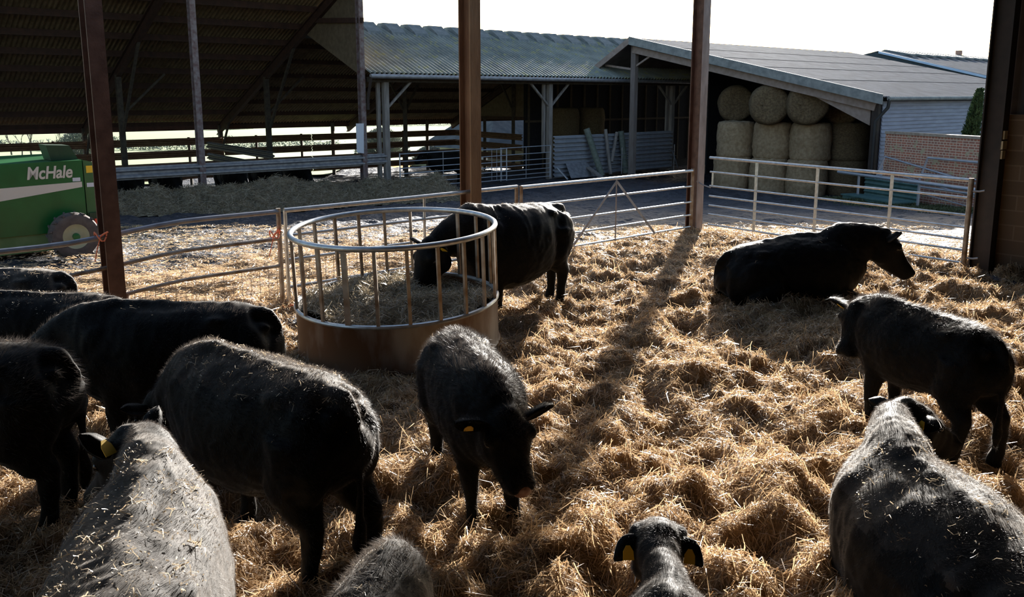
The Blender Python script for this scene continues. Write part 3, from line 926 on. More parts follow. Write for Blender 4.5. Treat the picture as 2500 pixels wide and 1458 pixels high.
M_DTIMBER2 = M('brown_stud', (.085, .065, .05), (.12, .095, .07), 7, .9)
M_GALVB = M('pale_galvanised_barrier', (.36, .38, .43), (.46, .48, .54), 5, .45, .4)
long_shed()

def ladder_gate(name, label, s0, s1, w, z0, z1, group, n=7, mids=(.5,), r=.017):
    t = thing(name, label, 'gate', P((s0 + s1) / 2, w, z0), group)
    for k in range(n):
        q = [0, .13, .27, .42, .58, .78, 1.0][k] if n == 7 else k / (n - 1)
        rail(t, [P(s0, w, z0 + (z1 - z0) * q), P(s1, w, z0 + (z1 - z0) * q + .02)], r, M_GALVB)
    for s in (s0, s1): part('stile', MB().tube([P(s, w, z0 - .03), P(s, w, z1 + .03)], .022), M_GALVB, t, None, True)
    for m in mids: part('upright', MB().bar(P(s0 + (s1 - s0) * m, w, z0), P(s0 + (s1 - s0) * m, w, z1), .03, .02), M_GALVD, t)
    return t
ladder_gate('yard_gate', 'pale galvanised gate next to the first timber post of the long shed', 1.28, 4.6, -.22, -.5, .66, 'gates across the long shed front', mids=(.55,))
ladder_gate('yard_gate', 'short galvanised gate overlapping two others behind the rust brown post', 4.35, 5.95, -.36, -.5, .66, 'gates across the long shed front', mids=(.55, .7, .85))
ladder_gate('yard_gate', 'galvanised gate left of the stacked crash barrier wall', 5.75, 8.3, -.26, -.52, .68, 'gates across the long shed front', mids=(.5,))

def yard_bits():
    # leaning timbers before the barrier wall
    def timber(a, b, r, m, lab):
        o = part('timber_post', MB().tube([a, b], r, 10), m, None, None, True)
        tag(o, lab, 'post', 'timbers leaning on the barrier wall')
    timber(P(10.75, -.75, -.6), P(10.35, -.22, 1.30), .13, M_GTIMBER, 'thick green stained round post leaning to the left on the barrier wall')
    timber(P(11.55, -.5, -.6), P(11.45, -.25, 1.25), .075, M_TIMBER, 'thin pale upright stake against the barrier wall')
    timber(P(12.55, -.45, -.6), P(12.4, -.25, 1.15), .13, M_GTIMBER, 'stout green stained upright post between stake and tall barn post')
    timber(P(11.6, -.5, -.1), P(12.15, -.25, 1.1), .07, M_TIMBER, 'short grey plank slanting between stake and green post')
    g = thing('sheep_hurdle', 'thin grey metal hurdle with peaked braces against the barrier wall', 'hurdle', P(13.6, -.6, -.6))
    for z in (-.35, .0): rail(g, [P(11.8, -.7, z), P(15.6, -.7, z)], .014, M_GALVD)
    rail(g, [P(11.7, -.7, .15), P(13.6, -.7, .45), P(15.5, -.7, .2)], .016, M_GALVD)
    for s in (12.0, 15.45): part('upright', MB().tube([P(s, -.7, -.6), P(s, -.7, .5)], .016), M_GALVD, g, None, True)
    part('upright', MB().bar(P(15.3, -.7, .25), P(15.75, -.7, -.55), .05, .02), M_GALVD, g)
    mb = MB().prism([P(9.0, -.75, -.6), P(10.5, -.75, -.6), P(10.3, -.3, -.05), P(9.15, -.3, -.05)], V * .04 + V3(0, 0, .02))
    tag(part('board', mb, M_GALVD), 'grey sheet leaning low against the foot of the barrier wall', 'board')
    tag(part('board', MB().bar(P(8.75, -.8, -.62), P(8.5, -.45, -.15), .18, .03), M_GALVB), 'narrow pale board propped left of the grey leaning sheet', 'board')
    tag(part('plank', MB().bar(P(9.9, -1.6, -.6), P(10.2, -.5, -.25), .22, .05), M_TIMBER), 'short weathered plank slanting to the ground before the leaning timbers', 'plank')
yard_bits()

# ------------------------------------------------------------------ hay barn on the right
C0 = Vector((11.75, 28.1, 0))
BL = 10.3
A0 = C0 + V * BL
def hay_barn():
    t = thing('hay_barn', 'hay barn on the right with sloping grey roof and grey weatherboard side', 'barn', C0 + V3(0, 0, -.65))
    L = 17.6
    RZ, EZ = 4.88, 2.66
    sl = -V * (BL + .35) + V3(0, 0, EZ - RZ - .08)
    n = (V3(0, 0, 1) - V * ((RZ - EZ) / BL)).normalized()
    part('roof', MB().corr(A0 + V3(0, 0, RZ) - U * .35, U * (L + .35), sl, n, wl=.15, amp=.022, rows=6), M_ROOF2, t)
    # sheet lap lines
    for q in (.2, .38, .55, .76):
        p = A0 + V3(0, 0, RZ + .022) + sl * q
        part('roof_lap', MB().bar(p - U * .3, p + U * L, .05, .008, up=n), M_LAP, t)
    # verge board and rafter beam
    a = A0 - U * .4 + V3(0, 0, RZ + .03); b = a + sl
    part('verge_board', MB().prism([a + V3(0, 0, .05), b + V3(0, 0, .05), b - V3(0, 0, .27), a - V3(0, 0, .27)], U * .05), M_FASCIA, t)
    a2 = A0 - U * .1 + V3(0, 0, RZ - .42); b2 = C0 - U * .1 + V3(0, 0, EZ - .40)
    part('gable_beam', MB().bar(a2, b2, .1, .26), M_BROWNF, t)
    part('post', MB().bar(A0 + V3(0, 0, -.8), A0 + V3(0, 0, RZ - .2), .2, .24, up=V), M_TIMBERP, t)
    part('post', MB().bar(C0 + V3(0, 0, -.8), C0 + V3(0, 0, EZ - .3), .2, .22, up=V), M_DSTEEL, t)
    part('haunch', MB().prism([C0 + V * .2 + V3(0, 0, EZ - .5), C0 + V * .2 + V3(0, 0, EZ - 1.0), C0 + V * 2.2 + V3(0, 0, EZ - .08)], U * .12), M_BROWNF, t)
    # far slope of the roof falls to the left
    part('roof_return', MB().prism([A0 - U * .35 + V3(0, 0, RZ), A0 + V * 2.2 - U * .35 + V3(0, 0, RZ - 1.25), A0 + V * 2.2 + U * L + V3(0, 0, RZ - 1.25), A0 + U * L + V3(0, 0, RZ)], V3(0, 0, .03)), M_ROOF2, t)
    part('verge_board', MB().prism([A0 - U * .4 + V3(0, 0, RZ + .05), A0 - U * .4 + V * 2.2 + V3(0, 0, RZ - 1.2), A0 - U * .4 + V * 2.2 + V3(0, 0, RZ - 1.45), A0 - U * .4 + V3(0, 0, RZ - .22)], U * .05), M_BROWNF, t)
    part('strut', MB().bar(A0 + V * .1 + V3(0, 0, RZ - 1.2), A0 + V * 1.6 + V3(0, 0, RZ - 1.0), .08, .08), M_BROWNF, t)
    part('strut', MB().bar(A0 - V * .05 + V3(0, 0, RZ - 1.1), A0 - V * 1.0 + V3(0, 0, RZ - .62), .07, .07), M_BROWNF, t)
    # weatherboard side: overlapping boards
    h = EZ - .25 + .7
    nb = 25
    mb = MB()
    for k in range(nb):
        z0 = -.7 + h * k / nb; z1 = -.7 + h * (k + 1) / nb + .03
        q = C0 + U * .1 - V * .12
        e = C0 + U * L - V * .12
        mb.prism([q + V3(0, 0, z0) - V * .05, q + V3(0, 0, z0) - V * .01, q + V3(0, 0, z1), q + V3(0, 0, z1) - V * .012], e - q)
    part('weatherboarding', mb, M_WBOARD, t)
    part('side_wall', MB().prism([C0 + V3(0, 0, -1.8), C0 + U * L + V3(0, 0, -1.8), C0 + U * L + V3(0, 0, EZ - .1), C0 + V3(0, 0, EZ - .1)], V * .06), M_BLACKB, t)
    part('rear_wall', MB().prism([C0 + U * L + V3(0, 0, -1.8), A0 + U * L + V3(0, 0, -1.8), A0 + U * L + V3(0, 0, RZ - .2), C0 + U * L + V3(0, 0, EZ - .2)], U * .06), M_BLACKB, t)
    part('side_wall', MB().prism([A0 + U * 5.5 + V * .3 + V3(0, 0, -1.8), A0 + U * L + V * .3 + V3(0, 0, -1.8), A0 + U * L + V * .3 + V3(0, 0, RZ - .3), A0 + U * 5.5 + V * .3 + V3(0, 0, RZ - .3)], V * .06), M_BLACKB, t)  # added wall, blocks sunlit leaks from showing between the bales
    part('gutter', MB().tube([C0 - V * .42 - U * .1 + V3(0, 0, EZ - .14), C0 - V * .42 + U * L + V3(0, 0, EZ - .10)], .07, 10), M_FASCIA, t, None, True)
    part('downpipe', MB().tube([C0 - V * .42 - U * .05 + V3(0, 0, EZ - .15), C0 - V * .40 - U * .08 + V3(0, 0, EZ - .42), C0 - V * .1 - U * .22 + V3(0, 0, EZ - .85), C0 - V * .1 - U * .22 + V3(0, 0, -.65)], .055, 10), M_BLACK, t, None, True)
    for k in range(5):
        w = .6 + k * 2.1
        part('purlin', MB().bar(A0 - V * w + V3(0, 0, RZ - .17 - w * (RZ - EZ) / BL), A0 - V * w + U * L + V3(0, 0, RZ - .17 - w * (RZ - EZ) / BL), .08, .18), M_DTIMBER, t)
M_LAP = M('dark_roof_lap', (.03, .03, .033), (.05, .05, .054), 5, 1.0, spec=0.0)
M_TIMBERP = M('grey_brown_post', (.15, .12, .11), (.20, .17, .16), 9, .85, stretch=(1, 1, .2))
hay_barn()

# round bales in the barn
def bale_mesh(seed):
    """standing cylinder 1.3 m across, 1.2 m high, shaggy"""
    g = np.random.default_rng(seed)
    n, rows = 40, 16
    vs_, fs = [], []
    ph = g.uniform(0, 6.28, 6)
    for j in range(rows + 1):
        z = j / rows * 1.2
        e = min(z, 1.2 - z)
        r0 = .65 - .07 * math.exp(-e / .06) + .012 * math.sin(z * 9 + ph[0])
        for k in range(n):
            a = 2 * math.pi * k / n
            r = r0 + .012 * math.sin(3 * a + ph[1]) + .01 * math.sin(5 * a + ph[2] + z * 3) + g.normal(0, .008)
            vs_.append((r * math.cos(a), r * math.sin(a), z + g.normal(0, .006)))
    for j in range(rows):
        for k in range(n): fs.append((j * n + k, j * n + (k + 1) % n, (j + 1) * n + (k + 1) % n, (j + 1) * n + k))
    for j, zz, sg in ((0, 0, -1), (rows, 1.2, 1)):
        prev = [j * n + k for k in range(n)]
        for rr in (.45, .22):
            new = []
            for k in range(n):
                a = 2 * math.pi * k / n
                new.append(len(vs_)); vs_.append((rr * math.cos(a), rr * math.sin(a), zz + sg * (.02 + g.normal(0, .018))))
            for k in range(n):
                f = (prev[k], prev[(k + 1) % n], new[(k + 1) % n], new[k])
                fs.append(f if sg > 0 else f[::-1])
            prev = new
        fs.append(tuple(prev) if sg > 0 else tuple(prev[::-1]))
    me = bpy.data.meshes.new('round_bale')
    me.from_pydata(vs_, [], fs)
    me.polygons.foreach_set('use_smooth', [True] * len(me.polygons))
    return me
def bales():
    mA, mB, mD = bale_mesh(1), bale_mesh(2), bale_mesh(3)
    mA.materials.append(M_BALEW); mB.materials.append(M_BALEW); mD.materials.append(M_BALE)
    zb = -.98
    S = 1.1
    def put(me, loc, lab, lying=False, rz=0.0):
        o = bpy.data.objects.new('round_bale', me); COL.objects.link(o)
        o.location = loc; o.scale = (S, S, S)
        if lying: o.rotation_euler = (R(90), 0, rz)
        else: o.rotation_euler = (0, 0, rz)
        tag(o, lab, 'bale', 'round bales in the hay barn')
    def bp(px, depth, z): 
        q = at(px, 460, -.66); k = Vector((q.x, q.y, 0)).normalized()
        return k * depth + V3(0, 0, z)
    # place along a row just inside the open gable
    row = [(1786, 33.9), (1876, 33.4), (1967, 32.9), (2056, 32.5)]
    names = ['leftmost', 'second from left', 'third from left', 'fourth from left']
    for i, (px, d) in enumerate(row):
        if i < 3:
            put((mA, mB, mA)[i], bp(px, d, zb), ['pale standing round bale, bottom row, nearest the corner post', 'standing round bale in the middle of the bottom row', 'standing round bale at the right of the bottom row, half in shadow'][i], rz=i * 1.3)
            put((mB, mA, mB)[i], bp(px + 4, d + .12, zb + 1.3), ['dark stained standing bale, second layer, left end', 'clean pale standing bale in the middle of the second layer', 'standing bale with grey patch, second layer, right end'][i], rz=2 + i)
    put(mD, bp(1862, 34.2, zb + 2.6 + .66 + .02) + V3(-.1, -.55, 0), 'round bale lying on its side on top, left of two', True, -R(15))
    put(mD, bp(1950, 33.7, zb + 2.6 + .66 + .04) + V3(-.1, -.5, 0), 'round bale lying on its side on top, right of two', True, -R(15))
    put(mD, bp(1786, 36.6, zb + 2.6 + .66 + .02), 'dim round bale lying on top further back at the left', True, -R(12))
    put(mD, bp(2062, 33.6, zb), 'dim standing bale right of the lit rows, bottom layer', rz=1)
    put(mD, bp(2062, 33.6, zb + 1.3), 'dim standing bale right of the lit rows, second layer', rz=2)
    put(mD, bp(2045, 34.5, zb + 2.6 + .66 + .0), 'dim bale lying on top at the far right under the roof', True, -R(20))
    # bales inside the long shed behind the barrier wall
    for i, (s, w, z, l) in enumerate(((11.0 + 3.0, 4.9, -.6, 'dim bale behind the barrier wall, left one at the bottom'), (11 + 4.7, 4.8, -.6, 'dim bale behind the barrier wall, right one at the bottom'), (14.2, 5.0, .7, 'dim bale stacked second behind the barrier wall, left one'), (15.9, 4.9, .7, 'dim bale stacked second behind the barrier wall, right one'))):
        put(mD, P(s, w, z), l, rz=i)
bales()

def background_buildings():
    # farther shed whose dark gable rises behind the hay barn
    t = thing('far_barn', 'farther dark gabled shed with blue white verge behind the hay barn', 'barn', A0 + U * 19.3)
    G = A0 + U * 19.3 - V * .35
    def g(k, z, s=0): return G - V * k + U * s + V3(0, 0, z)
    ap = 4.98
    part('gable', MB().prism([g(-1.9, -1), g(-1.9, ap - .45), g(0, ap), g(9.5, ap - 2.35), g(9.5, -1)], U * .1), M_GABLED, t)
    part('verge', MB().prism([g(.3, ap + .02, -.1), g(9.5, ap - 2.28, -.1), g(9.5, ap - 2.4, -.1), g(.3, ap - .09, -.1)], U * .16), M_BLUEV, t)
    sl = -V * 9.5 - V3(0, 0, 2.33)
    part('roof', MB().corr(g(.2, ap + .02), U * 40, sl, V3(0, 0, 1), wl=.2, amp=.03, rows=3), M_ROOF2, t)
    part('rear_roof', MB().prism([g(.2, ap), g(-2, ap - .5), g(-2, ap - .5, 40), g(.2, ap, 40)], V3(0, 0, .05)), M_ROOF2, t)
    for k in range(22):
        s = 1.2 + k * 1.3
        part('ridge_cap', MB().prism([g(-.4, ap + .0, s), g(0, ap + .17, s), g(1.5, ap - .12, s), g(1.5, ap - .22, s)], U * .62), M_RIDGE, t)
    part('vent', MB().box(g(0, ap + .28, 11.0), .3, .3, .32, U, V), M_BRICK2, t)
    # old brick wall
    b0 = Vector((11.95, 27.75, 0)); b1 = Vector((13.4, 22.6, 0))
    d = (b1 - b0).normalized()
    nb = Vector((-d.y, d.x, 0))
    nb = nb if nb.y < 0 or nb.x < 0 else nb
    o = struct('wall_brick', MB().prism([b0 + V3(0, 0, -.9), b1 + V3(0, 0, -.9), b1 + V3(0, 0, 1.42), b0 + V3(0, 0, 1.42)], V3(.25, .08, 0)), M_BRICK)
    uv_planar(o, d)
    struct('trim_1', MB().prism([b0 + V3(-.03, 0, 1.42), b1 + V3(-.03, 0, 1.42), b1 + V3(-.03, 0, 1.50), b0 + V3(-.03, 0, 1.50)], V3(.3, .09, 0)), M_BRICKC)
    # things leaning on it
    def onw(t_, z, off): return b0 + d * t_ + V3(-.95, -.28, 0) * off + V3(0, 0, z)
    h = thing('leaning_gate', 'grey metal gate leaning askew on the brick wall, nearest the barn corner', 'gate', onw(1, -.6, .5), 'metal gates leaning on the brick wall')
    a, b, c, e = onw(.35, .72, .25), onw(4.6, .15, .25), onw(4.4, -.75, .6), onw(.15, -.45, .6)
    rail(h, [a, b], .03, M_GALVB); rail(h, [e, c], .025, M_GALVB)
    rail(h, [a.lerp(e, .35), b.lerp(c, .35)], .018, M_GALVB); rail(h, [a.lerp(e, .65), b.lerp(c, .65)], .018, M_GALVB)
    part('stile', MB().bar(a, e, .06, .05), M_GALVB, h); part('stile', MB().bar(b, c, .06, .05), M_GALVB, h)
    h = thing('leaning_gate', 'second grey metal gate leaning upright on the brick wall, cut by the column', 'gate', onw(3, -.6, .4), 'metal gates leaning on the brick wall')
    a, b, c, e = onw(2.15, .80, .2), onw(5.1, .80, .2), onw(5.1, -.75, .6), onw(1.95, -.75, .6)
    rail(h, [a, b], .03, M_GALVB); rail(h, [e, c], .025, M_GALVB)
    for q in (.3, .55): rail(h, [a.lerp(e, q), b.lerp(c, q)], .024, M_GALVB)
    part('stile', MB().bar(a, e, .06, .05), M_GALVB, h); part('stile', MB().bar(b, c, .06, .05), M_GALVB, h)
    mb = MB()
    for q in np.linspace(.62, .98, 6): mb.tube([onw(3.0, .7, .65).lerp(onw(3.0, -.75, .7), q), onw(5.1, .7, .65).lerp(onw(5.1, -.75, .7), q)], .004, 4)
    for q in np.linspace(0, 1, 18): mb.tube([onw(3.0 + 2.1 * q, -.2, .66), onw(3 + 2.1 * q, -.72, .7)], .004, 4)
    part('wire_mesh', mb, M_GALVD, h)
    o = part('corrugated_sheet', MB().corr(onw(.1, .02, .75), onw(2.5, .02, .75) - onw(.1, .02, .75), (0, 0, -.66), -nb if nb.y > 0 else nb, wl=.18, amp=.02), M_TEAL)
    # horizontal waves: turn the sheet so its ridges run along the wall
    me = MB().corr(onw(.1, .05, .75), (0, 0, -.7), onw(2.5, .05, .75) - onw(.1, .05, .75), V3(-.95, -.28, 0), wl=.13, amp=.022).mesh('corrugated_sheet', M_TEAL)
    lw = wloc(o); me.transform(Matrix.Translation(-lw)); o.data = me
    tag(o, 'teal green corrugated sheet standing low before the brick wall', 'sheet')
    o = part('water_trough', MB().box(onw(1.2, -.58, 1.2), 2.4, .55, .16, d, V3(-d.y, d.x, 0)).box(onw(1.2, -.48, 1.2), 2.5, .62, .04, d, V3(-d.y, d.x, 0)), M_TEAL)
    tag(o, 'low teal slab lying on the grass before the brick wall', 'slab')
    r = thing('pipe_rail', 'pale galvanised scaffold pipe rail standing in front of the brick wall', 'rail', onw(2, -.7, 1.1))
    rail(r, [onw(-.8, .16, 1.1), onw(5.2, .16, 1.1)], .05, M_GALVB)
    for q in (.25, 2.9): part('leg', MB().bar(onw(q, .14, 1.1), onw(q, -.75, 1.1), .08, .05), M_GALVB, r)
    # grass strip
    n = 9000
    q = RNG.uniform(-.5, 5.5, n); w = np.abs(RNG.normal(1.2, .55, n)) + .1
    x = b0.x + d.x * q - .95 * w; y = b0.y + d.y * q - .28 * w
    o = blades('rough_grass', np.stack([x, y, yard_h(x, y) + .05], 1), RNG.uniform(0, 6.28, n), RNG.uniform(.5, 1.4, n), RNG.uniform(.06, .16, n), RNG.uniform(.008, .016, n), M_GRASS, RNG.random(n))
    tag(o, 'strip of rough short grass along the foot of the brick wall', 'grass', None, 'stuff')
    # conifer: narrow bush against the weatherboards
    base = Vector(at(2358, 330, 1.3)); base = Vector((12.6, 0, 0))
    cpos = Vector((14.75, 28.2, 0))
    t = thing('conifer_bush', 'narrow leaning green conifer between weatherboards and brick wall', 'bush', cpos + V3(0, 0, -.7))
    part('stem', MB().tube([cpos + V3(0, 0, -.8), cpos + V3(.1, 0, .8), cpos + V3(.35, 0, 2.5)], [.07, .05, .01], 6), M_BARK, t)
    n = 5200
    zz = RNG.random(n) ** .8 * 3.6
    rad = .42 * np.clip(1 - zz / 3.7, 0.03, 1) ** .55 * np.sqrt(RNG.random(n))
    a = RNG.uniform(0, 6.28, n)
    px = cpos.x + .12 * zz - .1 + rad * np.cos(a); py = cpos.y + rad * np.sin(a)
    f = blades('foliage', np.stack([px, py, zz - .8], 1), a, RNG.uniform(.5, 1.3, n), RNG.uniform(.08, .2, n), RNG.uniform(.02, .045, n), M_CONIFER, RNG.random(n))
    f.parent = t; f.location = -wloc(t)
    # dry weed stem seen above the barn roof
    # slate roofed house beyond the shed
    hc = Vector((0.4, 56, 0))
    t = thing('slate_house', 'pale house with blue grey slate roof seen through the shed', 'house', hc + V3(0, 0, -2.2))
    def hh(s, w, z): return hc + U * s + V * w + V3(0, 0, z)
    part('wall', MB().prism([hh(-5, -3, -2.5), hh(9, -3, -2.5), hh(9, -3, -.45), hh(-5, -3, -.45)], V * 6), M_RENDER, t)
    part('roof', MB().add([hh(-5.4, -3.4, -.5), hh(9.4, -3.4, -.5), hh(9.4, 3.4, -.5), hh(-5.4, 3.4, -.5), hh(-1.6, 0, 2.6), hh(6, 0, 2.6)], [(0, 1, 5, 4), (1, 2, 5), (2, 3, 4, 5), (3, 0, 4), (0, 3, 2, 1)]), M_SLATE, t)
    for s in (-2, 1.5, 5): part('window', MB().box(hh(s, -3.03, -1.4), .9, .08, .9, U, V), M_BLACK, t)
M_GABLED = M('dark_slate_gable', (.035, .055, .065), (.05, .072, .085), 4, .7)
M_BRICK2 = M('pale_brick', (.35, .2, .16), (.42, .27, .22), 9, .9)
M_BRICKC = M('sunlit_coping', (.34, .26, .2), (.48, .4, .32), 9, .85)  # colour lightened to stand in for sun on the wall top
background_buildings()

def countryside():
    xs = np.linspace(-420, 300, 120); ys = np.concatenate([np.arange(36, 120, 2.0), np.linspace(121, 900, 90)])
    X, Y = np.meshgrid(xs, ys)
    wv = (X - O.x) * V.x + (Y - O.y) * V.y
    Z = -1.25 - 3.4 * sstep(36, 130, Y) + 46 * sstep(190, 850, Y) + 1.2 * (vnoise(X * .02, Y * .02, 61) - .5)
    keep = (wv > 10.5) | (Y > 70)
    tag(grid_mesh('field_ground', X, Y, Z, keep, M_FIELD), None, None, None, 'structure')
    def fz(x, y): return float(-1.25 - 3.4 * sstep(36, 130, np.array(y)) + 46 * sstep(190, 850, np.array(y)))
    def hedge(x0, y0, x1, y1, h, th, lab, gaps=False):
        n = int(math.hypot(x1 - x0, y1 - y0) * 120)
        q = RNG.random(n)
        hx = x0 + (x1 - x0) * q + RNG.normal(0, th, n); hy = y0 + (y1 - y0) * q + RNG.normal(0, th, n)
        g = np.random.default_rng(int(abs(x0 * 7 + y0)))
        top = h * (.55 + .8 * vnoise(q * 23, q * 0 + 1, int(y0)))
        zz = -1.25 - 3.4 * sstep(36, 130, hy) + 46 * sstep(190, 850, hy) + RNG.random(n) * top
        o = blades('hedge', np.stack([hx, hy, zz], 1), RNG.uniform(0, 6.28, n), RNG.uniform(-.5, 1.3, n), RNG.uniform(.14, .42, n), RNG.uniform(.05, .13, n), M_HEDGE, RNG.random(n))
        tag(o, lab, 'hedge', 'field hedges seen through the cattle shed')
    hedge(-75, 112, -24, 120, 1.3, .5, 'low field hedge seen under the eave at the left of the cattle shed')
    hedge(-60, 205, 20, 228, 2.2, .8, 'higher far hedge line on the rising field behind the shed posts')
    hedge(-140, 330, 40, 350, 4, 1.2, 'farthest dark hedge line below the shed eave')
    def tree(x, y, h, seed, lab):
        rr = random.Random(seed)
        z = fz(x, y)
        mb = MB()
        def grow(p, d, L, r, k):
            q = p + d * L
            mb.tube([p, (p + q) / 2 + V3(rr.uniform(-.05, .05) * L, 0, 0), q], [r, r * .85, r * .62], 5, False)
            if k == 0: return
            for j in range(rr.choice((2, 3, 3))):
                dd = (d + V3(rr.uniform(-.75, .75), rr.uniform(-.75, .75), rr.uniform(-.05, .55))).normalized()
                grow(p.lerp(q, rr.uniform(.55, 1)), dd, L * rr.uniform(.6, .8), r * .55, k - 1)
        grow(Vector((x, y, z)), V3(0, 0, 1), h * .26, h * .016, 6)
        o = part('bare_tree', mb, M_BARK, None, loc=(x, y, z))
        tag(o, lab, 'tree', 'bare winter trees beyond the cattle shed')
    for px, y, h, s, l in ((22, 72, 4.4, 1, 'bare winter tree at the far left above the green baler'), (48, 80, 4.3, 2, 'slim bare tree, second above the green baler'), (70, 75, 5.0, 3, 'broad ivy darkened bare tree above the green baler'), (132, 78, 4.6, 4, 'spreading bare tree above the pale lettering of the baler')):
        tree((px - CX) / FPX * y * .99, y, h, s, l)
    def bush(px, y, r, lab):
        x = (px - CX) / FPX * y; n = 9000
        a = RNG.uniform(0, 6.28, n); b = RNG.uniform(0, 1.57, n); q = r * RNG.random(n) ** .4
        o = blades('field_bush', np.stack([x + q * np.cos(a) * np.cos(b), y + q * np.sin(a) * np.cos(b), fz(x, y) + q * np.sin(b) * 1.1], 1), a, b, RNG.uniform(.08, .22, n), RNG.uniform(.03, .07, n), M_HEDGE, RNG.random(n))
        tag(o, lab, 'bush', 'field bushes beyond the cattle shed')
    bush(205, 74, 2.1, 'round dark bush beside the bare trees behind the baler')
    bush(935, 58, 2.0, 'grey green bush in the field behind the white sheet post')
    bush(1050, 49, 1.1, 'low green bush beyond the far barriers left of the slate house')
    bush(590, 190, 3.2, 'dark far bush on the field between shed posts')
countryside()

# ------------------------------------------------------------------ green baler
def baler():
    W0 = at(186, 622, .0); W0.z = -.06
    t = thing('round_baler', 'green round baler with cream stripe parked in the yard at left', 'baler', W0)
    D = -U                                          # forwards, to the left
    N = -V                                          # the side that faces the pen
    S0 = W0 - N * .32                               # plane of the side panel
    def q(f, z, o=0): return S0 + D * f + N * o + V3(0, 0, z)
    bw = 2.2
    # side panel and body
    part('body', MB().prism([q(-.30, .42), q(3.9, .40), q(3.9, 1.55), q(-.30, 1.60)], -N * bw), M_GREEN, t)
    part('tailgate', MB().prism([q(-.32, .30, -.02), q(-.32, 1.60, -.02), q(-.47, 1.56, -.02), q(-.56, 1.1, -.02), q(-.54, .3, -.02)], -N * (bw - .04)), M_LGREEN2, t)
    part('chassis', MB().prism([q(.2, .12, -.03), q(3.5, .10, -.03), q(3.5, .42, -.03), q(.2, .44, -.03)], -N * (bw - .2)), M_LGREEN, t, 'dusty pale green chassis')
    part('stripe', MB().prism([q(-.27, 1.24, .004), q(1.10, 1.20, .004), q(1.36, .98, .004), q(1.36, .95, .004), q(-.27, 1.15, .004)], N * .004), M_CREAM, t, 'cream stripe')
    text_mesh('McHale', .285, q(.56, 1.325, .008), -D, V3(0, 0, 1), M_CREAM, t, .2, .0065, 'maker_lettering', spacing=.98, xs=.80)
    text_mesh('C460', .115, q(1.17, 1.05, .012), -D, V3(0, 0, 1), M_BLACK, t, .12, .0005, 'model_lettering', xs=.8)
    part('notice_plate', MB().prism([q(-.13, 1.25, .004), q(-.25, 1.25, .004), q(-.25, 1.312, .004), q(-.13, 1.312, .004)], N * .004), M_WHITE, t, 'small white notice')
    part('warning_plate', MB().prism([q(-.36, 1.38, -.02), q(-.46, 1.38, -.02), q(-.46, 1.50, -.02), q(-.36, 1.50, -.02)], N * .006), M_YELLOW, t, 'yellow warning plate')
    part('notice_plate', MB().prism([q(-.35, 1.14, -.02), q(-.46, 1.14, -.02), q(-.46, 1.21, -.02), q(-.35, 1.21, -.02)], N * .006), M_WHITE, t, 'small white notice')
    part('reflector', MB().box(q(.16, .47, .01), .1, .02, .035, D, N), M_YELLOW, t, 'yellow reflector')
    part('tail_light', MB().box(q(-.48, .52, .05), .15, .06, .16, D, N), M_RED, t, 'red tail light')
    part('light_bracket', MB().box(q(-.46, .45, .01), .24, .05, .5, D, N), M_DGREEN, t)
    part('fuel_box', MB().prism([q(.12, 1.6, -.2), q(-.30, 1.6, -.2), q(-.18, 1.84, -.2), q(.18, 1.86, -.2)], -N * .5), M_DGREEN, t, 'dark raised rear hood')
    part('top_deck', MB().prism([q(1.25, 1.64, -.1), q(3.6, 1.55, -.1), q(3.6, 1.75, -.1), q(2.0, 1.80, -.1), q(1.2, 1.86, -.1)], -N * 1.2), M_LGREEN2, t)
    # chain cover low at the front of the side
    pts = []
    for k in range(13):
        a = -math.pi / 2 + math.pi * k / 12
        pts.append(q(1.42 - .33 * math.cos(a), .62 + .30 * math.sin(a), .0))
    pts += [q(2.2, .9), q(2.2, .1)]
    part('chain_cover', MB().prism(pts, N * .09), M_BLACK, t, 'dark rounded chain cover')
    part('boss', MB().lathe([(.2, .09), (.2, .12), (.12, .13)], q(1.42, .64), N), M_DGREY, t)
    # wheels with treaded tyres
    for off in (0, -bw + .1):
        c = W0 + V3(0, 0, .38) + N * (off - .02) + D * .0
        prof = [(.20, -.13), (.31, -.155), (.36, -.13), (.385, -.07), (.39, 0), (.385, .07), (.36, .13), (.31, .155), (.20, .13)]
        w = part('tyre', MB().lathe(prof + [prof[0]], c, N, 36, False), M_TYRE, t, 'muddy black tyre', True)
        mb = MB()
        for k in range(30):
            a = 2 * math.pi * k / 30
            e = (V3(0, 0, 1) * math.sin(a) + D * math.cos(a))
            tt = (V3(0, 0, 1) * math.cos(a) - D * math.sin(a))
            mb.bar(c + e * .38 + N * .01 * (1 if k % 2 else -1), c + e * .38 + N * .14 * (1 if k % 2 else -1) + tt * .03, .03, .03, up=e)
        part('tread', mb, M_TYRE, w)
        part('rim', MB().lathe([(.20, .10), (.205, .135), (.18, .12), (.12, .10), (.06, .12), (.05, .12)], c, N, 28), M_HUB, t, 'pale green wheel rim', True)
        part('hub_cap', MB().lathe([(.06, .1), (.055, .17), (.03, .18)], c, N, 16), M_GREEN, t, None, True)
    part('axle', MB().tube([W0 + V3(0, 0, .38), W0 + V3(0, 0, .38) - N * bw], .05), M_DGREEN, t)
    part('draw_bar', MB().bar(q(3.3, .35, -1.1), q(5.2, .35, -1.1), .2, .16), M_DGREEN, t)
    part('jack_stand', MB().bar(q(4.9, .35, -1.1), q(4.9, -.1, -1.1), .09, .09), M_DGREEN, t)
M_LGREEN2 = M('faded_green_paint', (.035, .105, .03), (.05, .13, .045), 3, .5)
M_HUB = M('rim_paint', (.30, .30, .19), (.38, .36, .24), 6, .6)
M_DGREY = M('dark_grey_plastic', (.03, .026, .024), (.04, .034, .03), 4, .6)
baler()

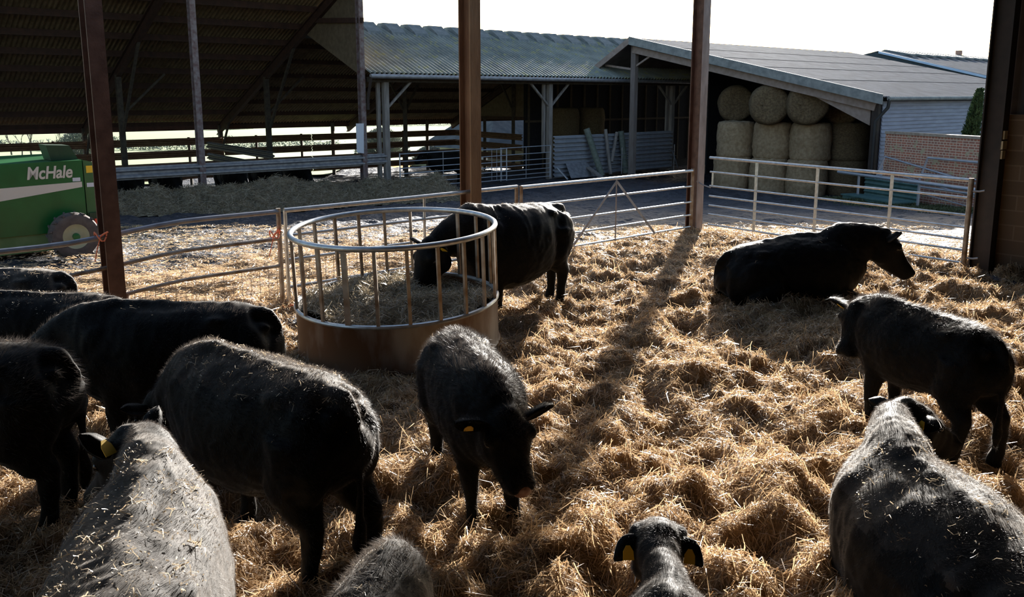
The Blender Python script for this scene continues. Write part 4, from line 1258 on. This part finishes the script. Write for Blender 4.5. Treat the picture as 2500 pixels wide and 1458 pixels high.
# ------------------------------------------------------------------ cattle
M_NOSE = M('pinkish_muzzle', (.20, .10, .075), (.28, .16, .125), 20, .45)
M_CHAFF = straw_mat('straw_chaff', (.24, .17, .10), (.72, .60, .44), spec=.6, trans=.3)
def loft(secs, n=18, up0=Vector((0, 0, 1))):
    """closed tube through sections (centre, half width, half height[, squareness])"""
    vs_, fs = [], []
    C = [Vector(s[0]) for s in secs]; N = len(C)
    for i, s in enumerate(secs):
        d = (C[min(i + 1, N - 1)] - C[max(i - 1, 0)]).normalized()
        side = up0.cross(d)
        if side.length < .05: side = Vector((0, 1, 0))
        side.normalize(); u = d.cross(side)
        e = s[3] if len(s) > 3 else 1.0
        for k in range(n):
            a = 2 * math.pi * k / n
            ca, sa = math.cos(a), math.sin(a)
            ca = math.copysign(abs(ca) ** e, ca); sa = math.copysign(abs(sa) ** e, sa)
            vs_.append(C[i] + side * (s[1] * ca) + u * (s[2] * sa))
    for i in range(N - 1):
        for k in range(n):
            l = (k + 1) % n
            fs.append((i * n + k, i * n + l, (i + 1) * n + l, (i + 1) * n + k))
    vs_.append(C[0]); vs_.append(C[-1])
    for k in range(n):
        l = (k + 1) % n
        fs.append((N * n, l, k)); fs.append((N * n + 1, (N - 1) * n + k, (N - 1) * n + l))
    return vs_, fs
def blob(mb, c, r, ax=None):
    """ellipsoid"""
    n, m = 14, 9
    c = Vector(c); rot = ax or Matrix.Identity(3)
    vs_, fs = [], []
    for j in range(1, m):
        t = math.pi * j / m
        for k in range(n):
            a = 2 * math.pi * k / n
            vs_.append(c + rot @ Vector((r[0] * math.sin(t) * math.cos(a), r[1] * math.sin(t) * math.sin(a), r[2] * math.cos(t))))
    vs_.append(c + rot @ Vector((0, 0, r[2]))); vs_.append(c - rot @ Vector((0, 0, r[2])))
    b = (m - 1) * n
    for j in range(m - 2):
        for k in range(n):
            l = (k + 1) % n
            fs.append((j * n + k, (j + 1) * n + k, (j + 1) * n + l, j * n + l))
    for k in range(n):
        l = (k + 1) % n
        fs.append((b, k, l)); fs.append((b + 1, (m - 2) * n + l, (m - 2) * n + k))
    mb.add(vs_, fs)

def cow(label, loc, yaw, scale=1.0, poll=(1.12, 0, 1.32), face=(.8, 0, -.6), pose='stand', feet=None, fur=26000, hair=.03,
        tags=(1, -1), flecks=0, group=None, voxel=.020, belly=1.0, dusty=False, earup=.15, eardroop=.0, long=1.0, seed=1, big=1.0, nose=False, lit_dust_down=0.0, es=1.0, fine=1.0, tagback=False, young=False, cat='cow', tail=(0, 0)):
    g = np.random.default_rng(seed)
    mb = MB()
    L = long
    lie = pose == 'lie'
    tz = -.50 if lie else 0.0
    hwm = 1.12 if lie else 1.0
    lx = lambda x: x * L
    ld = -.17 if lie else 0.0
    def T(x, z, hw, hh, e=.92):
        drop = -.17 * min(1, max(0, (-.05 - x) / .7)) if lie else 0
        dp = (belly - 1) if abs(x) < .6 else 0
        return ((lx(x), 0, z + tz + drop - dp * hh * .75), hw * hwm, hh * (1 + dp), e)
    B = belly
    torso = [T(-.80, 1.05, .08, .11), T(-.775, 1.01, .17, .22), T(-.70, .985, .245, .295), T(-.56, .965, .29, .335), T(-.40, .945, .315, .35),
             T(-.22, .915, .335 * B, .375), T(.0, .89, .355 * B, .40), T(.2, .88, .355 * B, .41), T(.38, .89, .33, .41), T(.54, .925, .29, .385), T(.68, .97, .24, .335), T(.78, 1.0, .18, .27), T(.86, 1.03, .11, .19)]
    mb.add(*loft(torso, 22))
    # bone points and muscle
    for s in (1, -1):
        blob(mb, (lx(-.40), s * .215 * hwm, 1.185 + tz + ld * .5), (.10, .055, .05))                 # hook bone
        blob(mb, (lx(-.74), s * .115 * hwm, 1.11 + tz + ld), (.07, .05, .05))                   # pin bone
        blob(mb, (lx(-.58), s * .18 * hwm, .87 + tz + ld * .7), (.23, .14, .32))                   # thigh
        blob(mb, (lx(.48), s * .215 * hwm, .90 + tz), (.18, .085, .28), Matrix.Rotation(R(14), 3, 'Y'))   # shoulder blade
    blob(mb, (lx(.44), 0, 1.255 + tz), (.22, .085, .065))                                  # withers
    blob(mb, (lx(-.66), 0, 1.215 + tz + ld * .88), (.16, .075, .055))                                 # tail head
    blob(mb, (lx(.70), 0, .74 + tz), (.14, .11, .14))                                      # brisket
    mb.add(*loft([((lx(-.78), 0, 1.205 + tz + ld), .05, .045), ((lx(-.45), 0, 1.255 + tz + ld * .57), .06, .05), ((lx(0), 0, 1.27 + tz), .06, .05), ((lx(.45), 0, 1.285 + tz), .07, .06), ((lx(.6), 0, 1.26 + tz), .06, .06)], 10))
    blob(mb, (lx(-.785), 0, 1.09 + tz + ld), (.055, .05, .15))
    # neck and head
    Pp = Vector(poll); Fd = Vector(face).normalized()
    sh = Vector((lx(.56), 0, 1.05 + tz))
    sideh = Vector((0, 0, 1)).cross(Fd)
    if sideh.length < .12: sideh = Vector((0, 1, 0))
    sideh.normalize(); uph = Fd.cross(sideh)
    hs = (1.34 if young else 1.12) * big
    hf = .74 if young else .95
    nb = Pp - uph * .115 * hs - Fd * .05
    mid = sh.lerp(nb, .52) + Vector((0, 0, .03))
    k = (.95 if young else 1.1) * (big * 1.05 if big > 1 else 1)
    mb.add(*loft([(sh - Vector((.12, 0, 0)), .19, .30), (sh.lerp(mid, .5), .165 * k, .255 * k), (mid, .135 * k, .205 * k), (mid.lerp(nb, .6), .115 * k, .165 * k), (nb, .10 * hs, .12 * hs), (nb + Fd * .1, .07 * hs, .08 * hs)], 18))
    mb.add(*loft([(sh + Vector((-.05, 0, -.24)), .07, .1), (mid + Vector((0, 0, -.14)), .05, .11), (nb - Vector((0, 0, .06)) - uph * .03, .03, .05)], 10))   # dewlap
    def hd(f, u, hw, hh, e=.9): return (Pp + Fd * f * hs * hf + uph * u * hs, hw * hs, hh * hs, e)
    mb.add(*loft([hd(-.05, -.07, .06, .06), hd(-.02, -.075, .10, .10), hd(.05, -.09, .122, .138), hd(.13, -.105, .126, .148), hd(.20, -.112, .110, .138), hd(.29, -.115, .088, .115), hd(.37, -.11, .078, .094), hd(.43, -.10, .080, .078), hd(.475, -.10, .073, .065), hd(.495, -.10, .045, .04)], 18))
    for s in (1, -1):
        blob(mb, Pp + (Fd * .135 * hf + uph * -.03 + sideh * s * .10) * hs, (.05 * hs, .04 * hs, .04 * hs))      # brow
        blob(mb, Pp + (Fd * .13 * hf + uph * -.17 + sideh * s * .07) * hs, (.11 * hs, .05 * hs, .085 * hs))       # jaw
        blob(mb, Pp + (Fd * .465 * hf + uph * -.07 + sideh * s * .045) * hs, (.035 * hs, .03 * hs, .03 * hs))    # nostril
    blob(mb, Pp + (Fd * .0 - uph * .02) * hs, (.07 * hs, .08 * hs, .06 * hs))                               # poll
    # legs
    def leg(pts, rs): mb.add(*loft([(p, r * 1.0, r * 1.12) for p, r in zip(pts, rs)], 12, Vector((1, 0, .02))))
    fe = feet or {}
    if not lie:
        for s, nm in ((1, 'fl'), (-1, 'fr')):
            dx, dy = fe.get(nm, (0, 0)); y = s * .165
            leg([(lx(.46), y, .92), (lx(.43), y, .70), (lx(.42) + dx * .25, y + dy * .3, .56), (lx(.445) + dx * .6, y * .98 + dy * .6, .34), (lx(.44) + dx * .8, y * .97 + dy * .8, .20), (lx(.44) + dx * .95, y * .97 + dy, .10), (lx(.46) + dx, y * .97 + dy, .05), (lx(.475) + dx, y * .97 + dy, -.03)],
                [.15, .135, .10, .07, .055, .057, .063, .068])
        for s, nm in ((1, 'hl'), (-1, 'hr')):
            dx, dy = fe.get(nm, (0, 0)); y = s * .17
            leg([(lx(-.55), y, 1.0), (lx(-.53), y, .80), (lx(-.50) + dx * .2, y * 1.06 + dy * .2, .66), (lx(-.60) + dx * .5, y + dy * .4, .53), (lx(-.69) + dx * .7, y * .98 + dy * .6, .43), (lx(-.675) + dx * .85, y * .97 + dy * .8, .28), (lx(-.66) + dx * .95, y * .97 + dy, .12), (lx(-.635) + dx, y * .97 + dy, .055), (lx(-.62) + dx, y * .97 + dy, -.03)],
                [.19, .18, .16, .115, .078, .062, .058, .064, .068])
    else:
        for s in (1, -1):
            # folded fore leg: knee forward, cannon tucked under
            leg([(lx(.46), s * .22, .42), (lx(.44), s * .25, .22), (lx(.62), s * .24, .10), (lx(.76), s * .22, .09), (lx(.62), s * .20, .05), (lx(.46), s * .2, .05)], [.13, .11, .075, .065, .05, .05])
            # hind leg folded along the flank
            blob(mb, (lx(-.42), s * .30, .30), (.32, .14, .25), Matrix.Rotation(R(-12), 3, 'Y'))
            leg([(lx(-.24), s * .34, .26), (lx(-.42), s * .40, .13), (lx(-.56), s * .40, .09), (lx(-.40), s * .42, .06), (lx(-.18), s * .42, .06), (lx(-.06), s * .41, .05)], [.12, .10, .075, .055, .05, .05])
        mb.add(*loft([((lx(-.72), 0, .28), .26, .26), ((lx(-.3), 0, .33), .36, .34), ((lx(.2), 0, .34), .37, .34), ((lx(.55), 0, .36), .28, .32), ((lx(.72), 0, .40), .16, .24)], 20))
    if not lie:
        blob(mb, (lx(-.18), 0, .60), (.22, .13, .1))        # flank and udder line
    # tail
    tx, ty = tail
    if lie: tl = [(lx(-.77), 0, .54), (lx(-.86), ty * .3, .46), (lx(-.88), .05 + ty * .6, .36), (lx(-.86), .12 + ty, .16), (lx(-.80), .2 + ty, .05)]
    else: tl = [(lx(-.77), 0, 1.21), (lx(-.84), ty * .2, 1.12), (lx(-.865) + tx * .3, ty * .5, .9), (lx(-.86) + tx * .7, ty * .8, .66), (lx(-.85) + tx, ty, .46)]
    mb.add(*loft([(p, r, r) for p, r in zip(tl, (.045, .04, .03, .027, .04))], 10, Vector((0, 1, .1))))
    e = Vector(tl[-1]); e0 = Vector(tl[-2]); dd = (e - e0).normalized()
    mb.add(*loft([(e0.lerp(e, .7), .026, .026), (e, .045, .045), (e + dd * .12, .05, .05), (e + dd * .24, .015, .015)], 10, Vector((0, 1, .1))))
    # one continuous skin
    tmp = bpy.data.objects.new('t', mb.mesh('t', None)); COL.objects.link(tmp)
    rm = tmp.modifiers.new('r', 'REMESH'); rm.mode = 'VOXEL'; rm.voxel_size = voxel / 1.0
    sm = tmp.modifiers.new('s', 'SMOOTH'); sm.iterations = 9; sm.factor = .55
    me0 = bpy.data.meshes.new_from_object(tmp.evaluated_get(bpy.context.evaluated_depsgraph_get()))
    bpy.data.objects.remove(tmp)
    nv = len(me0.vertices)
    v = np.empty(nv * 3, np.float32); me0.vertices.foreach_get('co', v); v = v.reshape(-1, 3)
    nrm = np.empty(nv * 3, np.float32); me0.vertices.foreach_get('normal', nrm); nrm = nrm.reshape(-1, 3)
    # coat relief: tufts
    rel = (vnoise(v[:, 0] * 9 + v[:, 2] * 5 + seed, v[:, 1] * 9 + v[:, 2] * 4, 71 + seed) - .5) * .016 + (vnoise(v[:, 0] * 26 + seed, v[:, 1] * 24 + v[:, 2] * 22, 72) - .5) * .010
    v = v + nrm * rel[:, None]
    faces = [tuple(p.vertices) for p in me0.polygons]
    bpy.data.meshes.remove(me0)
    verts = [tuple(p) for p in v]
    nskin = len(faces)
    # ears: cupped leaves set on the sides of the head
    ears = []
    eh = hs * es
    for s in (1, -1):
        b = Pp + (Fd * .03 - uph * .05 + sideh * s * .10) * hs
        out = (sideh * s * 1.0 - Fd * .22 + uph * (earup - eardroop)).normalized()
        fr = (Fd * 1.0 + out * .25).normalized(); fr = (fr - out * fr.dot(out)).normalized()
        wd = out.cross(fr) * s
        if young: ln, ww = .175, .064
        else: ln, ww = .16, .052
        q = [(0, .032), (.18, .05), (.40, ww), (.62, ww * .95), (.82, ww * .62), (.95, ww * .28), (1, .006)]
        ring = []
        for side_ in (0, 1):
            for t, w in q:
                for kx in range(5):
                    c = (kx / 2 - 1)
                    cup = .032 * (1 - abs(c)) * (1 if t < .9 else .4) - (.0 if side_ == 0 else .011)
                    p = b + out * ln * t * eh - Vector((0, 0, 1)) * (eardroop * .35 * t * t * ln) + wd * (c * w * eh) - fr * cup * eh
                    ring.append(p)
        o0 = len(verts); verts += [tuple(p) for p in ring]
        nq = len(q)
        for sd_ in (0, 1):
            for j in range(nq - 1):
                for kx in range(4):
                    a = o0 + sd_ * nq * 5 + j * 5 + kx
                    faces.append((a, a + 1, a + 6, a + 5) if sd_ == 0 else (a, a + 5, a + 6, a + 1))
        for j in range(nq - 1):
            for kx in (0, 4):
                a = o0 + j * 5 + kx; c2 = a + nq * 5
                faces.append((a, a + 5, c2 + 5, c2))
        ears.append((b, out, fr, wd, ln * eh, s))
    nbody = len(faces)
    # hair
    fv = np.array(verts)
    if fur:
        tri = np.array([(f[0], f[1], f[2]) for f in faces]); tri2 = np.array([(f[0], f[2], f[3]) for f in faces if len(f) == 4])
        al = np.concatenate([tri, tri2])
        a, b, c = fv[al[:, 0]], fv[al[:, 1]], fv[al[:, 2]]
        cr = np.cross(b - a, c - a); ar = np.linalg.norm(cr, axis=1) + 1e-12
        nn = cr / ar[:, None]
        wgt = ar * (1.0 + 1.5 * np.clip(nn[:, 2], 0, 1)) * np.where(a[:, 2] < .15, .3, 1)
        pick = g.choice(len(al), fur, p=wgt / wgt.sum())
        r1, r2 = g.random((2, fur)); fl_ = r1 + r2 > 1; r1[fl_] = 1 - r1[fl_]; r2[fl_] = 1 - r2[fl_]
        p = a[pick] + (b - a)[pick] * r1[:, None] + (c - a)[pick] * r2[:, None]
        nm = nn[pick]
        flow = np.tile(np.array([-1.0, 0, -.45]), (fur, 1)) + g.normal(0, .45, (fur, 3))
        flow[:, 1] += (vnoise(p[:, 0] * 6 + seed, p[:, 1] * 6 + p[:, 2] * 4, 75) - .5) * 3.2
        flow[:, 0] += (vnoise(p[:, 0] * 7 + seed, p[:, 1] * 7 - p[:, 2] * 5, 76) - .5) * 1.6
        flow[:, 2] += (vnoise(p[:, 0] * 8 - seed, p[:, 1] * 8 + p[:, 2] * 6, 78) - .5) * 1.8
        flow -= nm * (flow * nm).sum(1)[:, None]
        flow /= np.linalg.norm(flow, axis=1)[:, None] + 1e-9
        d = flow * .8 + nm * g.uniform(.25, .8, fur)[:, None]
        d /= np.linalg.norm(d, axis=1)[:, None]
        ln = hair * g.uniform(.5, 1.3, fur) * (1 + .7 * np.clip(nm[:, 2], 0, 1) * vnoise(p[:, 0] * 6, p[:, 1] * 6, 77)) / scale
        sdv = np.cross(d, nm); sdv /= np.linalg.norm(sdv, axis=1)[:, None] + 1e-9
        sdv = sdv * .8 + nm * g.normal(0, .35, fur)[:, None]
        w = fine * (.0007 + .0005 * g.random(fur)) / scale
        hv = np.stack([p - sdv * w[:, None] - nm * .002, p + sdv * w[:, None] - nm * .002, p + d * ln[:, None]], 1).reshape(-1, 3)
        fv = np.concatenate([fv, hv])
    me = bpy.data.meshes.new('cow')
    sizes = np.array([len(f) for f in faces] + [3] * fur, np.int32)
    idx = np.concatenate([np.array([i for f in faces for i in f], np.int32), (len(verts) + np.arange(fur * 3)).astype(np.int32)])
    me.vertices.add(len(fv)); me.vertices.foreach_set('co', fv.astype(np.float32).ravel())
    me.loops.add(len(idx)); me.loops.foreach_set('vertex_index', idx)
    me.polygons.add(len(sizes)); me.polygons.foreach_set('loop_start', np.concatenate([[0], np.cumsum(sizes)[:-1]]).astype(np.int32))
    sm_ = np.zeros(len(sizes), bool); sm_[:nbody] = True
    me.polygons.foreach_set('use_smooth', sm_)
    for m_ in (M_COAT, M_HAIR, M_COATD, M_HAIRD): me.materials.append(m_)
    mi = np.zeros(len(sizes), np.int32); mi[nbody:] = 1
    if dusty:  # dust on the back, its tone also paints the sunlight lying there
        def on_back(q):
            lim = (.62 if lie else 1.10) - lit_dust_down + .10 * (vnoise(q[:, 0] * 4 + seed, q[:, 1] * 4, 81) - .5) + .07 * (vnoise(q[:, 0] * 17, q[:, 1] * 17 + q[:, 2] * 11, 82) - .5)
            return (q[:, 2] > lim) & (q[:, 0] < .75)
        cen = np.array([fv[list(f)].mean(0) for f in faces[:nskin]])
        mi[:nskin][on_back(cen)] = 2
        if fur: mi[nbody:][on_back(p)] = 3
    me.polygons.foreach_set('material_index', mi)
    me.update(calc_edges=True)
    o = bpy.data.objects.new('calf' if young else 'cow', me); COL.objects.link(o)
    o.location = loc; o.rotation_euler = (0, 0, yaw); o.scale = (scale,) * 3
    tag(o, label, cat, group)
    def child(name, m2, mat, lab=None, smooth=False):
        c = bpy.data.objects.new(name, m2.mesh(name, mat, smooth)); COL.objects.link(c)
        c.parent = o
        if lab: c['label'] = lab
        return c
    for s in (1, -1):
        m2 = MB(); blob(m2, Pp + (Fd * .155 * hf + uph * -.045 + sideh * s * .118) * hs, (.024 * hs, .02 * hs, .02 * hs))
        child('eye', m2, M_EYE, None, True)
    if nose:
        m2 = MB(); blob(m2, Pp + (Fd * .478 * hf + uph * -.088) * hs, (.036 * hs, .050 * hs, .040 * hs), Matrix((Fd, sideh, uph)).transposed())
        child('muzzle', m2, M_NOSE, 'pinkish muzzle', True)
    for b, out, fr, wd, ln, s in ears:
        if s not in tags: continue
        c = b + out * ln * (.45 if tagback else .55) + fr * (-.05 if tagback else .012)
        dn = Vector((0, 0, -1)); dn = (dn - fr * dn.dot(fr)).normalized(); rt = dn.cross(fr).normalized()
        sz = (.058 if young else .055)
        poly = [c - rt * .012, c + rt * .012, c + rt * sz * .55 + dn * sz * .6, c + rt * sz * .6 + dn * sz * 1.5, c - rt * sz * .6 + dn * sz * 1.5, c - rt * sz * .55 + dn * sz * .6]
        child('ear_tag', MB().prism(poly, fr * .004), M_YELLOW, 'yellow ear tag')
    if flecks:
        top = np.argwhere((nrm[:, 2] > .55) & (v[:, 0] < .6 * L) & (v[:, 2] > .45)).ravel()
        cl = g.choice(top, max(3, flecks // 12))
        k = g.choice(top, flecks)
        near = cl[np.argmin(((v[k][:, None, :2] - v[cl][None, :, :2]) ** 2).sum(2), 1)]
        ps = v[k] * .45 + v[near] * .55
        ps[:, 2] = v[k][:, 2] * .5 + v[near][:, 2] * .5 + .022
        far = g.random(flecks) < .6
        ps[far] = v[k][far] + nrm[k][far] * .014
        s = blades('clinging_straw', ps, g.uniform(0, 6.28, flecks), g.normal(0, .5, flecks), np.where(far, g.uniform(.005, .014, flecks), g.uniform(.015, .06, flecks)), np.where(far, g.uniform(.003, .006, flecks), g.uniform(.0025, .0045, flecks)), M_CHAFF, np.clip(g.normal(.6, .2, flecks), 0, 1), curl=g.uniform(-.4, .4, flecks))
        s.parent = o; s['kind'] = 'stuff'
    return o

def heading(dx, dy): return math.atan2(dy, dx)
def herd():
    GZ = ground_z
    # cow with its head in the ring feeder
    cow('black cow standing with its head lowered into the round feeder', (.05, 10.38, 0), heading(-.74, -.67), 1.0, poll=(1.36, .03, 1.0), face=(.46, .0, -.88), belly=1.25, fur=30000, tags=(1, -1), flecks=50, seed=2, long=1.0, big=1.18, earup=.4,
        feet={'hl': (.10, .05), 'hr': (-.14, -.02)}, hair=.022)
    # lying cow at the right
    cow('black cow lying in the straw facing right before the yard gate', (3.60, 10.95, -.02), heading(1, .03), 1.08, poll=(1.14, .0, .83), face=(.68, .0, -.74), pose='lie', belly=1.0, fur=34000, tags=(), flecks=40, seed=3, hair=.024, long=1.0, earup=.75, big=1.18)
    # standing calf at the right, looking back
    cow('black calf standing at the right with yellow tags, head turned to the left', (3.14, 6.30, 0), heading(-.34, .94), .77, poll=(.82, .12, 1.18), face=(-.08, .50, -.86), young=True, fur=40000, seed=4, hair=.036, flecks=12, long=1.05, cat='calf', big=1.1, earup=.25, feet={'hl': (.05, .05), 'hr': (-.05, -.05), 'fl': (-.02, .06), 'fr': (.06, 0)})
    # lying at the bottom right, back to us
    cow('black cow lying at the bottom right with its dusty sun-greyed back to the camera', (2.10, 3.74, -.05), heading(-.08, 1), 1.04, poll=(1.10, -.34, .80), face=(.30, -.85, -.45), pose='lie', fur=60000, seed=5, hair=.018, dusty=True, flecks=500, tags=(-1,), belly=1.06, eardroop=.1, es=.8, tagback=True, lit_dust_down=.05)
    # small calf, head only, bottom centre right
    cow('small black calf cut by the bottom edge with two yellow tags hanging', (.54, 2.52, 0), heading(.10, 1), .66, poll=(1.10, .02, 1.31), face=(.92, -.02, -.30), young=True, fur=90000, seed=6, hair=.013, fine=.55, flecks=40, eardroop=.85, es=.72, tagback=True, cat='calf', voxel=.022)
    # only a woolly back, bottom centre
    cow('woolly black calf of which only the withers show at the bottom edge', (-.54, 2.92, -.02), heading(.12, 1), .62, poll=(1.02, -.05, .50), face=(.65, -.2, -.72), young=True, fur=22000, seed=7, hair=.035, flecks=120, tags=(), cat='calf', voxel=.022, dusty=True, lit_dust_down=.2)
    # calf in the middle facing us
    cow('black calf in the middle walking towards the camera, yellow tag on one ear', (-.26, 5.36, -.03), heading(.30, -1), .80, poll=(.94, .02, 1.07), face=(.62, .12, -.78), young=True, fur=46000, seed=8, hair=.034, flecks=60, tags=(-1,), nose=True, cat='calf', long=1.06, earup=.2, big=1.1,
        feet={'fl': (.10, .02), 'fr': (.02, .03), 'hl': (.0, 0), 'hr': (.06, 0)})
    # big cow at left centre, rump to the right
    cow('large black cow left of centre with its straw flecked rump to the right', (-1.42, 4.66, -.04), heading(-.80, .60), .91, poll=(1.22, .0, .80), face=(.55, .0, -.85), fur=60000, seed=9, hair=.026, flecks=500, tags=(), belly=1.08, dusty=True, lit_dust_down=-.05,
        feet={'hl': (.06, .02), 'hr': (-.08, -.02)})
    # long dark cow behind it
    cow('dark black cow behind the large one, rump beside the feeder', (-2.48, 6.10, -.05), heading(-1, -.06), .90, poll=(1.2, .0, .95), face=(.6, .0, -.8), fur=22000, seed=10, hair=.028, flecks=40, tags=(), belly=1.05)
    # shaggy rump at the left edge
    cow('black cow at the left edge with a shaggy hairy rump', (-3.42, 4.95, -.03), heading(-1, -.10), .90, poll=(1.2, .0, 1.1), face=(.8, .0, -.6), fur=26000, seed=11, hair=.05, flecks=40, tags=())
    # nearest cow, bottom left
    cow('grey backed black cow standing nearest at the bottom left, ears up', (-1.32, 2.76, -.02), heading(-.27, .963), .91, poll=(1.14, .17, 1.22), face=(.50, .50, -.68), fur=70000, seed=12, hair=.014, dusty=True, flecks=900, tags=(1,), earup=1.2, belly=1.0, tagback=True, fine=.75, lit_dust_down=.22)
    # two more at the far left by the rails
    cow('straw covered black cow along the rails between the red post and the dark cow', (-3.85, 6.78, -.06), heading(-1, -.05), .84, poll=(1.2, .0, .95), face=(.7, .0, -.7), fur=16000, seed=13, hair=.034, flecks=260, tags=())
    cow('black cow with a dusty sun-greyed back at the far left beside the pen rails', (-4.75, 7.66, -.06), heading(-1, -.10), .86, poll=(1.2, .0, 1.0), face=(.7, .0, -.7), fur=16000, seed=14, hair=.026, flecks=260, tags=(), dusty=True)
    # cattle in the shed across the yard
    zf = -.72
    grp = 'cattle feeding in the shed across the yard'
    def shed_cow(s, w, lab, down=True, tg=(1, -1), yaw=None, sd=20, col=None):
        p = P(s, w, zf)
        cow(lab, p, yaw if yaw is not None else heading(-V.x, -V.y), .98, poll=(1.22, .0, .62) if down else (1.15, 0, 1.3), face=(.55, .0, -.83) if down else (.8, 0, -.6), fur=0, seed=sd, tags=tg, group=grp, voxel=.032)
    shed_cow(-8.35, 1.05, 'black cow feeding under the barrier just right of the red post', sd=20)
    shed_cow(-7.2, 1.1, 'black cow feeding under the barrier midway between red post and grey shed post', sd=26, tg=())
    shed_cow(-6.1, 1.15, 'black cow feeding under the barrier just left of the grey shed post', sd=27, tg=())
    shed_cow(-4.1, 1.15, 'black cow feeding under the barrier, first right of the grey shed post', sd=21, tg=())
    shed_cow(-3.0, 1.1, 'black cow feeding under the barrier with a bright yellow tag', sd=22, tg=(1, -1))
    shed_cow(-1.9, 1.2, 'black cow feeding under the barrier at the right end of the row', sd=23, tg=(1,))
    shed_cow(-9.0, 3.0, 'black cow standing behind the barrier beside the red post', down=False, tg=(), yaw=heading(U.x, U.y), sd=24)
    shed_cow(4.5, 1.4, 'black cow standing behind the long shed gates', down=False, tg=(), yaw=heading(-U.x, -U.y), sd=25)
herd()
